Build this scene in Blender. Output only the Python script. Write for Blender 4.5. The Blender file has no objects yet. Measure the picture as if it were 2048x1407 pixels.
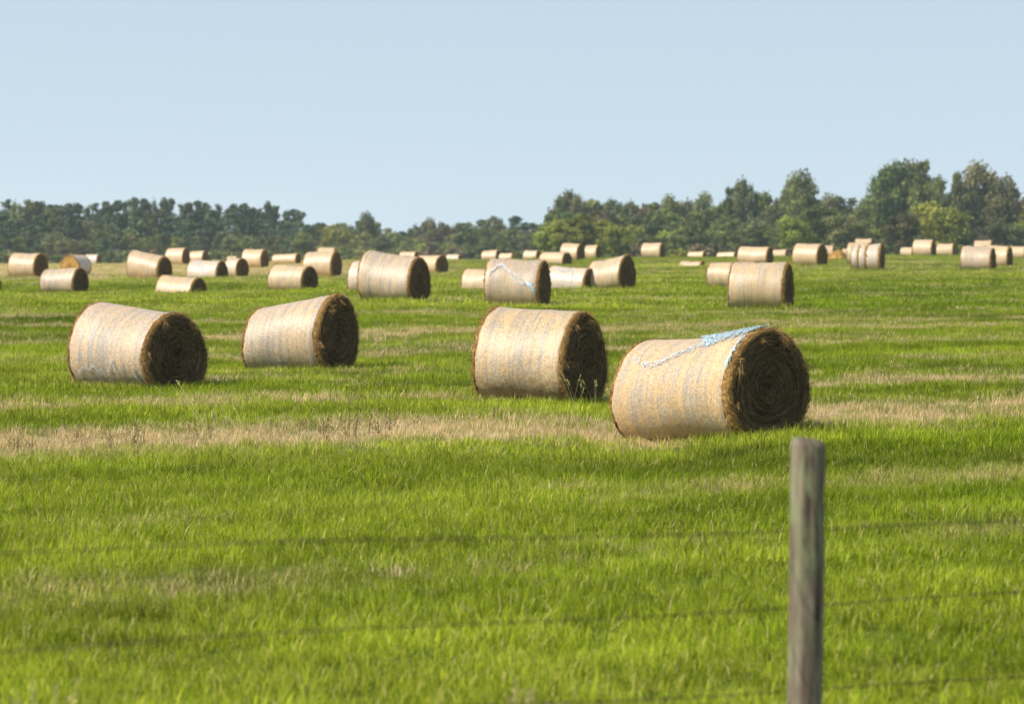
import bpy, math, random
import numpy as np
from mathutils import Vector, Matrix, noise as mnoise

# ------------------------------------------------------------------ camera, sky, sun
SC = bpy.context.scene
COL = SC.collection
R = math.radians
CAM_H, FPX, HZ = 2.85, 8000.0, 455.0       # eye height, focal length in photo pixels, true horizon row

cam_d = bpy.data.cameras.new('camera')
cam = bpy.data.objects.new('camera', cam_d); COL.objects.link(cam)
cam.location = (0, 0, CAM_H)
cam.rotation_euler = (R(90) - math.atan((703.5 - HZ) / FPX), 0, 0)
cam_d.sensor_width = 36.0
cam_d.lens = FPX * 36.0 / 2048.0
cam_d.clip_start, cam_d.clip_end = 0.5, 20000
cam_d.dof.use_dof = True
cam_d.dof.focus_distance = 57.0
cam_d.dof.aperture_fstop = 3.5
SC.camera = cam

SUN_EL, SUN_PHI = 45.0, 27.0                # elevation; azimuth: from the left, turned towards the camera
sdir = Vector((-math.cos(R(SUN_PHI)) * math.cos(R(SUN_EL)), -math.sin(R(SUN_PHI)) * math.cos(R(SUN_EL)), math.sin(R(SUN_EL))))
world = bpy.data.worlds.new('World'); SC.world = world; world.use_nodes = True
wn, wl = world.node_tree.nodes, world.node_tree.links
wn.clear()
sky = wn.new('ShaderNodeTexSky'); sky.sky_type = 'NISHITA'; sky.sun_disc = False
sky.sun_elevation = R(SUN_EL); sky.sun_rotation = math.atan2(sdir.x, sdir.y) % (2 * math.pi)
tc = wn.new('ShaderNodeTexCoord'); lift = wn.new('ShaderNodeVectorMath'); lift.operation = 'ADD'
lift.inputs[1].default_value = (0, 0, 0.4); wl.new(tc.outputs['Generated'], lift.inputs[0]); wl.new(lift.outputs[0], sky.inputs[0])   # hazy-bright band kept low
sky.altitude = 100; sky.air_density = 1.8; sky.dust_density = 0.0; sky.ozone_density = 3.0
tint = wn.new('ShaderNodeMix'); tint.data_type = 'RGBA'; tint.blend_type = 'MULTIPLY'; tint.inputs[0].default_value = 1
tint.inputs[7].default_value = (1.44, 1.09, 0.85, 1)
bg = wn.new('ShaderNodeBackground'); bg.inputs['Strength'].default_value = 0.15
wo = wn.new('ShaderNodeOutputWorld')
wl.new(sky.outputs[0], tint.inputs[6]); wl.new(tint.outputs[2], bg.inputs['Color']); wl.new(bg.outputs[0], wo.inputs[0])

sl = bpy.data.lights.new('sun', 'SUN'); sl.energy = 4.1; sl.angle = R(0.53); sl.color = (1.0, 0.93, 0.82)
sun = bpy.data.objects.new('sun', sl); COL.objects.link(sun)
sun.rotation_euler = sdir.to_track_quat('Z', 'Y').to_euler(); sun.location = sdir * 50
SC.view_settings.view_transform = 'Standard'; SC.view_settings.look = 'None'
SC.view_settings.exposure = 0.62; SC.view_settings.gamma = 1.0; SC.view_settings.use_curve_mapping = False
SC.render.engine = 'CYCLES'
SC.cycles.max_bounces = 6; SC.cycles.diffuse_bounces = 3; SC.cycles.glossy_bounces = 2
SC.cycles.transmission_bounces = 3; SC.cycles.volume_bounces = 1; SC.cycles.transparent_max_bounces = 4
SC.cycles.use_denoising = True
try: SC.cycles.denoiser = 'OPENIMAGEDENOISE'
except Exception: pass

# ------------------------------------------------------------------ helpers
def link(o, parent=None):
    COL.objects.link(o)
    if parent: o.parent = parent
    return o
def tag(o, label=None, cat=None, group=None, kind=None):
    if label: o['label'] = label
    if cat: o['category'] = cat
    if group: o['group'] = group
    if kind: o['kind'] = kind
    return o
def empty(name, loc, rz=0.0):
    o = bpy.data.objects.new(name, None); o.empty_display_size = 0.3
    o.location = loc; o.rotation_euler = (0, 0, rz)
    return link(o)
def mesh(name, V, F, mats, smooth=False, midx=None):
    me = bpy.data.meshes.new(name)
    me.from_pydata(np.asarray(V, float).tolist(), [], [tuple(int(i) for i in f) for f in F])
    for m in (mats if isinstance(mats, (list, tuple)) else [mats]): me.materials.append(m)
    if midx is not None: me.polygons.foreach_set('material_index', np.asarray(midx, np.int32))
    if smooth: me.polygons.foreach_set('use_smooth', np.ones(len(me.polygons), bool))
    me.update()
    return me
def fast_mesh(name, V, F, mat, smooth=False):
    """V (n,3), F (m,k) arrays of equal-sized polygons"""
    V = np.asarray(V, np.float32); F = np.asarray(F, np.int32)
    me = bpy.data.meshes.new(name)
    m, k = F.shape
    me.vertices.add(len(V)); me.vertices.foreach_set('co', V.ravel())
    me.loops.add(m * k); me.loops.foreach_set('vertex_index', F.ravel())
    me.polygons.add(m)
    me.polygons.foreach_set('loop_start', np.arange(0, m * k, k, dtype=np.int32))
    me.polygons.foreach_set('loop_total', np.full(m, k, np.int32))
    if smooth: me.polygons.foreach_set('use_smooth', np.ones(m, bool))
    if mat: me.materials.append(mat)
    me.update(calc_edges=True); me.validate()
    return me
def vattr(me, name, arr, typ='FLOAT_VECTOR'):
    a = me.attributes.new(name, typ, 'POINT')
    key = {'FLOAT_VECTOR': 'vector', 'FLOAT_COLOR': 'color', 'FLOAT': 'value', 'INT': 'value'}[typ]
    a.data.foreach_set(key, np.asarray(arr, np.int32 if typ == 'INT' else np.float32).ravel())

class NT:
    """tiny node-tree builder"""
    def __init__(s, name):
        s.m = bpy.data.materials.new(name); s.m.use_nodes = True
        s.t = s.m.node_tree; s.t.nodes.clear()
        s.out = s.t.nodes.new('ShaderNodeOutputMaterial')
    def n(s, typ, **kw):
        nd = s.t.nodes.new(typ)
        for k, v in kw.items(): setattr(nd, k, v)
        return nd
    def l(s, a, b): s.t.links.new(a, b)
    def noise(s, vec, scale, detail=3, rough=0.55):
        nd = s.n('ShaderNodeTexNoise'); nd.inputs['Scale'].default_value = scale
        nd.inputs['Detail'].default_value = detail; nd.inputs['Roughness'].default_value = rough
        if vec is not None: s.l(vec, nd.inputs['Vector'])
        return nd.outputs['Fac']
    def ramp(s, fac, stops):
        nd = s.n('ShaderNodeValToRGB'); e = nd.color_ramp.elements
        while len(e) < len(stops): e.new(0.5)
        for i, (p, c) in enumerate(stops):
            e[i].position = p; e[i].color = (*c, 1) if len(c) == 3 else c
        s.l(fac, nd.inputs[0]); return nd.outputs[0]
    def mix(s, a, b, fac, mode='MIX'):
        nd = s.n('ShaderNodeMix', data_type='RGBA', blend_type=mode)
        for sock, v in ((nd.inputs[6], a), (nd.inputs[7], b), (nd.inputs[0], fac)):
            if isinstance(v, (int, float)): sock.default_value = v
            elif isinstance(v, tuple): sock.default_value = (*v, 1)
            else: s.l(v, sock)
        return nd.outputs[2]
    def math(s, op, a, b=0.0, c=None):
        nd = s.n('ShaderNodeMath', operation=op)
        for i, v in enumerate((a, b) if c is None else (a, b, c)):
            if isinstance(v, (int, float)): nd.inputs[i].default_value = v
            else: s.l(v, nd.inputs[i])
        return nd.outputs[0]
    def vmul(s, v, k):
        nd = s.n('ShaderNodeVectorMath', operation='MULTIPLY'); s.l(v, nd.inputs[0]); nd.inputs[1].default_value = k
        return nd.outputs[0]
    def vadd(s, v, w):
        nd = s.n('ShaderNodeVectorMath', operation='ADD'); s.l(v, nd.inputs[0]); s.l(w, nd.inputs[1])
        return nd.outputs[0]
    def bsdf(s, color, rough=0.8, bump=None, bstr=0.3, bdist=0.01, spec=0.3):
        p = s.n('ShaderNodeBsdfPrincipled')
        if isinstance(color, tuple): p.inputs['Base Color'].default_value = (*color, 1)
        else: s.l(color, p.inputs['Base Color'])
        p.inputs['Roughness'].default_value = rough
        p.inputs['Specular IOR Level'].default_value = spec
        if bump is not None:
            b = s.n('ShaderNodeBump'); b.inputs['Strength'].default_value = bstr; b.inputs['Distance'].default_value = bdist
            s.l(bump, b.inputs['Height']); s.l(b.outputs[0], p.inputs['Normal'])
        return p
    def finish(s, sh):
        s.l(sh.outputs[0] if hasattr(sh, 'outputs') else sh, s.out.inputs['Surface']); return s.m

# ------------------------------------------------------------------ materials
def mat_leaf(name, col_socket_fn, translucency=0.35, rough=0.6, spec=0.25):
    t = NT(name); c = col_socket_fn(t)
    p = t.bsdf(c, rough, spec=spec)
    tr = t.n('ShaderNodeBsdfTranslucent'); t.l(c, tr.inputs[0])
    mx = t.n('ShaderNodeMixShader'); mx.inputs[0].default_value = translucency
    t.l(p.outputs[0], mx.inputs[1]); t.l(tr.outputs[0], mx.inputs[2])
    return t.finish(mx)

def grass_col(t):
    a = t.n('ShaderNodeAttribute', attribute_type='INSTANCER', attribute_name='tint')
    b = t.n('ShaderNodeAttribute', attribute_type='GEOMETRY', attribute_name='shade')
    k = t.ramp(b.outputs['Fac'], [(0, (0.50, 0.56, 0.5)), (0.5, (0.95, 0.97, 0.95)), (0.80, (1.25, 1.18, 1.3)), (0.9, (1.5, 1.35, 1.8))])
    g = t.mix(a.outputs['Color'], k, 1.0, 'MULTIPLY')
    return t.mix(g, (0.62, 0.50, 0.24), t.ramp(b.outputs['Fac'], [(0.955, (0, 0, 0)), (0.97, (0.75, 0.75, 0.75))]))
M_GRASS = mat_leaf('grass_blade', grass_col, 0.42, 0.6, 0.07)

def straw_col(t):
    b = t.n('ShaderNodeAttribute', attribute_type='GEOMETRY', attribute_name='shade')
    return t.ramp(b.outputs['Fac'], [(0, (0.14, 0.075, 0.020)), (0.5, (0.36, 0.20, 0.058)), (1, (0.58, 0.39, 0.16))])
M_STRAW = mat_leaf('loose_straw', straw_col, 0.25, 0.6, 0.3)
def straw_dark_col(t):
    b = t.n('ShaderNodeAttribute', attribute_type='GEOMETRY', attribute_name='shade')
    return t.ramp(b.outputs['Fac'], [(0, (0.085, 0.052, 0.022)), (0.6, (0.19, 0.125, 0.055)), (1, (0.40, 0.28, 0.13))])
M_STRAW_DARK = mat_leaf('weathered_straw', straw_dark_col, 0.15, 0.7, 0.2)
def weed_col(t):
    b = t.n('ShaderNodeAttribute', attribute_type='GEOMETRY', attribute_name='shade')
    return t.ramp(b.outputs['Fac'], [(0, (0.14, 0.095, 0.035)), (0.5, (0.26, 0.19, 0.08)), (1, (0.48, 0.40, 0.18))])
def stalk_col(t):
    b = t.n('ShaderNodeAttribute', attribute_type='GEOMETRY', attribute_name='shade')
    return t.ramp(b.outputs['Fac'], [(0.5, (0.46, 0.41, 0.12)), (1, (0.74, 0.66, 0.26))])
M_STALK = mat_leaf('seeding_stalk', stalk_col, 0.3, 0.6, 0.2)
M_WEED = mat_leaf('dry_weed', weed_col, 0.2, 0.7, 0.2)

def make_wrap(name, warm, grey, pale, stain=0.0):
    t = NT(name)
    a = t.n('ShaderNodeAttribute', attribute_name='wrap').outputs['Vector']
    oi = t.n('ShaderNodeObjectInfo')
    off = t.n('ShaderNodeCombineXYZ'); t.l(t.math('MULTIPLY', oi.outputs['Random'], 57.0), off.inputs[0])
    v = t.vadd(a, off.outputs[0])
    bands = t.noise(t.vmul(v, (11, 0.8, 0.8)), 1.0, 5, 0.66)
    strands = t.noise(t.vmul(v, (34, 0.6, 0.6)), 1.0, 3, 0.7)
    mott = t.noise(t.vmul(v, (5, 6, 6)), 1.0, 5, 0.7)
    fine = t.noise(t.vmul(v, (60, 38, 38)), 1.0, 3, 0.8)
    c = t.mix(warm, grey, t.ramp(bands, [(0.42, (0, 0, 0)), (0.60, (1, 1, 1))]))
    c = t.mix(c, pale, t.ramp(strands, [(0.48, (0, 0, 0)), (0.74, (0.6, 0.6, 0.6))]))
    c = t.mix(c, (warm[0] * 1.02, warm[1] * 0.92, warm[2] * 0.66), t.ramp(mott, [(0.46, (0, 0, 0)), (0.72, (0.7, 0.7, 0.7))]))
    c = t.mix(c, t.ramp(fine, [(0.30, (0.36, 0.32, 0.28)), (0.50, (0.88, 0.86, 0.84)), (0.70, (1.2, 1.17, 1.13))]), 0.9, 'MULTIPLY')
    fib = t.noise(t.vmul(v, (16, 22, 22)), 1.0, 4, 0.85)
    c = t.mix(c, t.ramp(fib, [(0.34, (0.70, 0.66, 0.60)), (0.52, (1, 1, 1)), (0.68, (1.12, 1.08, 1.0))]), 0.8, 'MULTIPLY')
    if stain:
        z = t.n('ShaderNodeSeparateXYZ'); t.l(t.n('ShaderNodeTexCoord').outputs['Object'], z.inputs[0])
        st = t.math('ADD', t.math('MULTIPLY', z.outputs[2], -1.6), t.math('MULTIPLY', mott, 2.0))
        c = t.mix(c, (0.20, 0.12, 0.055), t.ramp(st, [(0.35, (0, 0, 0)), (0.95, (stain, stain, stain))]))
    h = t.math('ADD', t.math('MULTIPLY', strands, 0.5), t.math('MULTIPLY', fine, 0.8))
    p = t.bsdf(c, 0.42, h, 0.55, 0.012, 0.5)
    return t.finish(p)
WRAP = {
    'warm':  make_wrap('net_wrap_straw', (0.63, 0.44, 0.235), (0.40, 0.345, 0.27), (0.67, 0.56, 0.42)),
    'grey':  make_wrap('net_wrap_greyed', (0.57, 0.42, 0.27), (0.34, 0.305, 0.265), (0.60, 0.52, 0.43)),
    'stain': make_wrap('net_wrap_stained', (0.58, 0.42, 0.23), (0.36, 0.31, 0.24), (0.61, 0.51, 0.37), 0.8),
    'far':   make_wrap('net_wrap_far', (0.66, 0.48, 0.28), (0.49, 0.39, 0.27), (0.69, 0.57, 0.42)),
    'white': make_wrap('net_wrap_whitish', (0.62, 0.47, 0.32), (0.50, 0.47, 0.45), (0.72, 0.64, 0.56)),
}
def hay_end(name, ca, cb, cc):
    t = NT(name)
    a = t.n('ShaderNodeAttribute', attribute_name='polar').outputs['Vector']
    oi = t.n('ShaderNodeObjectInfo')
    off = t.n('ShaderNodeCombineXYZ'); t.l(t.math('MULTIPLY', oi.outputs['Random'], 31.0), off.inputs[2])
    v = t.vadd(a, off.outputs[0])
    rings = t.noise(t.vmul(v, (1.3, 1.3, 22)), 1.0, 5, 0.75)
    grain = t.noise(t.vmul(v, (9, 9, 60)), 1.0, 4, 0.8)
    c = t.ramp(rings, [(0.32, ca), (0.52, cb), (0.72, cc)])
    c = t.mix(c, t.ramp(grain, [(0.3, (0.35, 0.33, 0.3)), (0.52, (1, 1, 1)), (0.75, (1.9, 1.8, 1.7))]), 0.9, 'MULTIPLY')
    h = t.math('ADD', rings, t.math('MULTIPLY', grain, 0.7))
    return t.finish(t.bsdf(c, 0.95, h, 1.0, 0.05, 0.05))
M_END = hay_end('weathered_hay_end', (0.060, 0.038, 0.017), (0.15, 0.10, 0.048), (0.30, 0.21, 0.10))
M_END_GOLD = hay_end('fresh_hay_end', (0.34, 0.19, 0.05), (0.50, 0.30, 0.09), (0.66, 0.44, 0.17))
M_SHOULDER = hay_end('hay_shoulder', (0.15, 0.085, 0.026), (0.31, 0.18, 0.058), (0.46, 0.29, 0.11))
def simple(name, c1, c2, scale, rough=0.8, bstr=0.4, dist=0.01, c0=None):
    t = NT(name); co = t.n('ShaderNodeTexCoord').outputs['Object']
    n = t.noise(co, scale, 5, 0.65)
    return t.finish(t.bsdf(t.ramp(n, [(0.3, c1), (0.7, c2)] if c0 is None else [(0.40, c0), (0.47, c1), (0.7, c2)]), rough, n, bstr, dist))
M_NET = simple('torn_net', (0.40, 0.55, 0.62), (0.60, 0.72, 0.77), 16, 0.5, 0.8, 0.02, (0.52, 0.43, 0.31))
M_NET_W = simple('white_net_fold', (0.52, 0.50, 0.48), (0.66, 0.69, 0.72), 18, 0.5, 0.8, 0.02, (0.50, 0.40, 0.28))
M_WIRE = simple('rusty_wire', (0.045, 0.020, 0.012), (0.10, 0.05, 0.03), 60, 0.7)
M_STEEL = simple('galvanised_staple', (0.12, 0.11, 0.10), (0.25, 0.24, 0.22), 90, 0.5)

def wood():
    t = NT('weathered_post_wood'); co = t.n('ShaderNodeTexCoord').outputs['Object']
    g = t.noise(t.vmul(co, (26, 26, 1.6)), 1, 6, 0.75)
    big = t.noise(t.vmul(co, (14, 14, 3.0)), 1, 4, 0.65)
    lich = t.noise(t.vmul(co, (9, 9, 4.0)), 1, 3, 0.6)
    c = t.ramp(g, [(0.36, (0.025, 0.018, 0.012)), (0.47, (0.13, 0.10, 0.068)), (0.62, (0.27, 0.23, 0.155)), (0.75, (0.42, 0.37, 0.28))])
    c = t.mix(c, (0.24, 0.28, 0.13), t.ramp(lich, [(0.50, (0, 0, 0)), (0.68, (0.55, 0.55, 0.55))]))
    c = t.mix(c, (0.13, 0.075, 0.065), t.ramp(big, [(0.52, (0, 0, 0)), (0.70, (0.75, 0.75, 0.75))]))
    return t.finish(t.bsdf(c, 0.9, g, 0.9, 0.012, 0.15))
M_WOOD = wood()

def ground_mat():
    t = NT('pasture_ground')
    a = t.n('ShaderNodeAttribute', attribute_name='gcol').outputs['Color']
    co = t.n('ShaderNodeTexCoord').outputs['Object']
    n1 = t.noise(t.vmul(co, (0.9, 0.5, 1)), 1, 5, 0.7)
    n2 = t.noise(t.vmul(co, (7, 5, 7)), 1, 4, 0.75)
    c = t.mix(a, t.ramp(n1, [(0.3, (0.72, 0.76, 0.62)), (0.7, (1.25, 1.22, 1.3))]), 1.0, 'MULTIPLY')
    c = t.mix(c, t.ramp(n2, [(0.3, (0.6, 0.65, 0.5)), (0.7, (1.3, 1.28, 1.3))]), 0.8, 'MULTIPLY')
    return t.finish(t.bsdf(c, 0.95, n2, 0.8, 0.08, 0.1))
M_GROUND = ground_mat()

def tree_leaf(name, c1, c2, tr=0.25):
    def f(t):
        b = t.n('ShaderNodeAttribute', attribute_type='GEOMETRY', attribute_name='shade')
        oi = t.n('ShaderNodeObjectInfo')
        c = t.ramp(b.outputs['Fac'], [(0, c1), (1, c2)])
        hs = t.n('ShaderNodeHueSaturation'); t.l(c, hs.inputs['Color'])
        t.l(t.math('MULTIPLY_ADD', oi.outputs['Random'], 0.7, 0.65), hs.inputs['Value'])
        t.l(t.math('MULTIPLY_ADD', t.math('FRACT', t.math('MULTIPLY', oi.outputs['Random'], 7.31)), 0.05, 0.475), hs.inputs['Hue'])
        return hs.outputs[0]
    return mat_leaf(name, f, tr, 0.75, 0.15)
LEAF = {
    'pine':   tree_leaf('pine_needles', (0.042, 0.066, 0.034), (0.120, 0.160, 0.062), 0.15),
    'green':  tree_leaf('broad_leaves', (0.068, 0.090, 0.024), (0.21, 0.225, 0.062)),
    'bright': tree_leaf('yellow_green_leaves', (0.135, 0.155, 0.020), (0.37, 0.37, 0.060)),
    'olive':  tree_leaf('olive_leaves', (0.090, 0.095, 0.034), (0.215, 0.205, 0.078)),
    'russet': tree_leaf('russet_leaves', (0.10, 0.080, 0.040), (0.23, 0.175, 0.085)),
}
M_BARK = simple('tree_bark', (0.06, 0.045, 0.035), (0.16, 0.13, 0.10), 4, 0.95)

# ------------------------------------------------------------------ the hay bales, as measured in the photograph
# (outer left x, face edge x, outer right x, top y left, top y right, base y, pixels per metre, wrap, label, options)
B = [
 (1220,1446,1619,672,650,872,143,'warm','nearest big round bale with pale blue torn net along its top',dict(near=1,sag=.05,net='blue1',rim=.11)),
 (134,300,417,600,622,774,110,'grey','large round bale at left with frayed white net along its bottom edge',dict(near=1,net='zig2',rim=.05)),
 (484,643,717,612,583,739,98,'grey','round bale narrowing to the left, tallest at its dark shaggy right end, left of centre',dict(near=1,rim=.10)),
 (944,1122,1217,608,620,797,118,'stain','round bale with damp brown stains along its bottom, left of the nearest bale',dict(near=1,rim=.04,rim2=.05)),
 (716,820,861,497,512,597,56,'grey','striped bale with a sagging back, high left shoulder, above centre left',dict(mid=1,sag=.05,rim=.05)),
 (694,786,812,520,518,583,47,'white','bale mostly hidden behind the striped sagging bale, only its pale left end showing',dict(mid=1)),
 (967,1076,1103,515,518,611,57,'grey','upright looking bale with a white zigzag net fold across its side',dict(mid=1,net='zig6',rim=.06)),
 (1453,1563,1591,522,523,618,58,'warm','pale straw bale standing alone right of centre above the nearest bale',dict(mid=1,rim=.05)),
 (1411,1500,1524,523,522,577,42,'warm','bale half hidden behind the left side of the lone pale straw bale',dict(mid=1)),
 (921,1000,1022,536,538,581,43,'far','low golden bale peeking out left of the zigzag folded bale',dict(mid=1,hide=.3)),
 (1090,1166,1197,529,536,579,43,'white','low whitish bale with white net arcs right of the zigzag folded bale',dict(mid=1,net='arc9',hide=.25)),
 (1172,1239,1271,521,507,576,43,'warm','bale flaring up to its tall dark right end, right of the whitish low bale',dict(mid=1,sag=.03,rim=.04)),
 (1077,1124,1145,503,504,532,26,'far','small bale with dark round end directly above the whitish low bale',dict()),
 (1119,1153,1171,485,487,524,22.5,'far','tall little bale on the rise before the bright green trees, left one of a pair',dict()),
 (1167,1191,1204,490,489,522,20.5,'far','narrow little bale on the rise, right one of a pair before the bright green trees',dict()),
 (1045,1072,1083,500,500,523,17,'far','tiny bale on the horizon left of the small bale with the dark round end',dict()),
 (962,992,1001,501,499,523,17,'far','tiny bale peeking out just above the left top of the zigzag folded bale',dict()),
 (996,1022,1033,506,505,526,17.5,'far','tiny bale with an orange end just above the middle of the zigzag folded bale',dict(gold=1)),
 (828,872,898,510,509,548,29,'far','small bale with a large dark end just right of the striped sagging bale',dict()),
 (892,917,923,508,508,525,13.5,'white','tiny whitish bale alone at the foot of the woods, middle left',dict()),
 (797,829,838,503,502,526,15.5,'far','tiny bale whose top just shows over the striped sagging bale',dict()),
 (534,605,638,527,531,585,42,'warm','beige bale with round dark end behind and above the narrowing bale',dict(mid=1)),
 (605,664,684,503,501,553,32,'warm','bale with shaggy brown dark end standing close up against an orange topped bale',dict(mid=1,rim=.05)),
 (632,667,679,494,494,540,25,'far','orange topped bale showing just over the bale with the shaggy brown end',dict(gold=1)),
 (542,592,603,508,506,531,23,'far','long low bale with ragged top just above the beige bale',dict()),
 (483,523,538,497,498,538,26,'far','squarish bale with a brownish right end in the far left group of bales',dict()),
 (446,474,498,516,515,554,33,'white','bale with white net at its foot, tucked right behind the white folded bale',dict()),
 (452,472,479,512,511,535,20,'far','tiny bale of which only the top shows, left of the squarish bale',dict()),
 (373,436,456,519,520,555,34,'white','low bale with a bright white fold of net on its upper left',dict(mid=1,net='bar26',hide=.35)),
 (330,367,380,496,494,531,23,'far','small bale rising to the right, just right of the big domed bale on the left',dict()),
 (376,406,418,502,500,527,19.5,'far','tiny bale with ragged top above the white folded low bale',dict()),
 (254,319,344,498,512,556,34,'warm','big domed bale with a high left shoulder against the left woods',dict(mid=1)),
 (309,384,417,548,554,588,43,'warm','very low half sunken bale above the large left bale',dict(mid=1,hide=.55)),
 (78,150,178,536,534,588,42,'grey','beige bale with brown rimmed dark end in front of the orange ended bale',dict(mid=1,rim=.05)),
 (16,73,96,505,505,553,32,'warm','bale with dark round end near the left edge before the pine wood',dict(mid=1)),
 (190,0,113,510,513,553,31,'white','bale with its sunlit orange end turned left, behind the brown rimmed bale',dict(mirror=1,gold=1,facew=58)),
 (168,195,203,508,508,530,16.5,'white','tiny pale grey bale at the foot of the left woods',dict()),
 (-98,-28,3,538,540,590,42,'warm','bale cut off by the left edge of the picture, only its dark end showing',dict(mid=1)),
 (1281,1319,1331,485,485,518,21,'far','small bale alone on the crest left of a little round bush',dict()),
 (1373,1404,1415,503,502,521,17,'far','tiny tapered bale on the crest just above the half sunken right bale',dict()),
 (1355,1396,1414,521,522,539,27,'warm','very low half sunken bale right of centre on the crest',dict(hide=.4)),
 (1474,1532,1547,492,493,527,27,'far','bale directly above the lone pale straw bale',dict()),
 (1432,1467,1476,504,503,520,15,'far','tiny low pinkish bale on the crest left of the bale above the lone straw bale',dict()),
 (1544,1570,1576,499,498,518,14.5,'far','tiny bale on the crest just left of the domed right bale',dict()),
 (1583,1631,1657,485,487,532,28,'warm','domed bale with a broad brown end in the right group',dict()),
 (1646,1664,1669,490,490,524,19,'far','tiny pinkish bale peeking out behind the right of the domed right bale',dict()),
 (1682,1705,1712,496,496,528,19,'far','tiny bale of which only the left end shows, beside the orange hay heap',dict()),
 (1690,1732,1748,484,484,533,27,'warm','bale half hidden behind the upper left of the double banded bale',dict()),
 (1699,1756,1772,490,486,541,30,'white','bale with two brown bands of bare hay between its strips of net',dict(bands=1)),
 (1707,1740,1748,477,476,515,20,'far','small bale peeking out above the double banded bale',dict()),
 (1823,1860,1873,479,478,513,21,'far','tall small bale on the right hand crest, middle of three',dict()),
 (1799,1822,1829,494,494,515,15,'far','tiny bale on the right hand crest, leftmost of three',dict()),
 (1871,1903,1911,487,486,514,17.5,'far','small pinkish bale on the right hand crest, rightmost of three',dict()),
 (1918,1977,1994,491,494,539,30,'grey','greyish bale in front of the far right cluster of bales',dict()),
 (1964,2010,2028,490,491,536,28,'far','bale tucked behind the right end of the greyish bale in the far right cluster',dict()),
 (1945,1979,1987,480,480,518,19,'far','small bale whose top shows above the greyish bale of the far right cluster',dict()),
 (2014,2046,2057,492,492,523,21,'far','bale cut by the right edge of the picture, beside the far right cluster',dict()),
 (1326,1340,1344,508,509,520,9.5,'white','speck of a whitish bale beside the little round bush on the crest',dict()),
]

# ------------------------------------------------------------------ terrain
CX = np.array([(b[0] + b[2]) / 2 for b in B] + [0, 1024, 2048, 0, 1024, 2048, 1024, 1850, 300])
CS = np.array([b[6] for b in B] + [250, 250, 250, 170, 170, 170, 450, 107, 75])
CB = np.array([b[5] for b in B] + [455 + 2.85 * 250] * 3 + [455 + 2.85 * 170 + 3] + [455 + 2.85 * 170] * 2 + [455 + 2.85 * 450] + [455 + 2.85 * 107, 455 + 2.85 * 75])
CX[0] = 1285; CS[0] = 139.5; CB[0] = 884
CX = np.append(CX, 1560); CS = np.append(CS, 146.5); CB = np.append(CB, 869)
CR = CB - (HZ + CAM_H * CS)
ok = CS >= 20
CX, CS, CR = CX[ok], CS[ok], CR[ok]
def crest(x):
    return np.interp(x, [-500, 0, 200, 700, 1000, 1300, 1500, 1850, 1950, 2048, 2600], [530, 529, 529, 522, 522, 517, 517, 512, 514, 518, 520])
def resid(x, s):
    x = np.clip(x, -500, 2600); sh = x.shape
    x = x.ravel(); s = s.ravel(); out = np.zeros(len(x))
    num = np.zeros(len(x)); den = np.full(len(x), 0.12)
    for cx, cs, cr in zip(CX, CS, CR):
        w = np.exp(-((x - cx) / 150.0) ** 2 - (np.log(s / cs) / 0.17) ** 2)
        num += w * cr; den += w
    return (num / den).reshape(sh)
HOLES = []
def ground_z(X, Y):
    X = np.asarray(X, float); Y = np.maximum(np.asarray(Y, float), 10.0)
    s = FPX / Y; x = 1024 + X * s
    s2 = np.maximum(s, 20.0)
    c20 = crest(x)
    T = HZ + CAM_H * s2 + resid(x, s2)
    k = np.clip((30 - s2) / 10.0, 0, 1); k = k * k * (3 - 2 * k)
    T = T * (1 - k) + (c20 + (s2 - 20) * 0.8) * k
    far = s < 20
    T = np.where(far, c20 + 0.3 * (20 - np.maximum(s, 8.0)), T)
    z = CAM_H - (T - HZ) / np.maximum(s, 8.0)
    for hx, hy, d, r in HOLES:
        z = z - d * np.exp(-(((X - hx) ** 2 + (Y - hy) ** 2) / (r * r)) ** 2)
    # small unevenness of the field
    z = z + 0.03 * np.sin(X * 0.9 + 1.3 * np.sin(Y * .31)) * np.sin(Y * 0.45 + X * .2) + 0.012 * np.sin(X * 2.7 + Y * .8) * np.sin(Y * 1.9)
    return z

W37 = R(37)
ROWS = [(27, .9, .3), (33.2, .9, .45), (45.3, 2.8, 1.0), (55.5, 1.8, .8), (63, 1.2, .4), (73, 1.5, .45), (86.5, 3.4, .9), (99, 2.0, .45), (111, 2.5, .5), (123, 3.0, .75), (140, 3, .5), (160, 4, .5), (182, 5, .5), (205, 6, .5), (230, 7, .5)]
def vnoise(X, Y, seed=0):
    """cheap smooth value noise, vectorised"""
    xi = np.floor(X).astype(np.int64); yi = np.floor(Y).astype(np.int64)
    fx = X - xi; fy = Y - yi; fx = fx * fx * (3 - 2 * fx); fy = fy * fy * (3 - 2 * fy)
    def h(a, b):
        n = (a * 374761393 + b * 668265263 + seed * 974711) & 0x7fffffff
        n = ((n ^ (n >> 13)) * 1274126177) & 0x7fffffff
        return ((n ^ (n >> 16)) & 0xffff) / 65535.0
    return (h(xi, yi) * (1 - fx) + h(xi + 1, yi) * fx) * (1 - fy) + (h(xi, yi + 1) * (1 - fx) + h(xi + 1, yi + 1) * fx) * fy
def fbm(X, Y, seed=0, o=4):
    s = 0; a = 0.5; t = 0
    for i in range(o):
        s = s + a * vnoise(X * 2 ** i, Y * 2 ** i, seed + i); t += a; a *= 0.55
    return s / t
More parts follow.
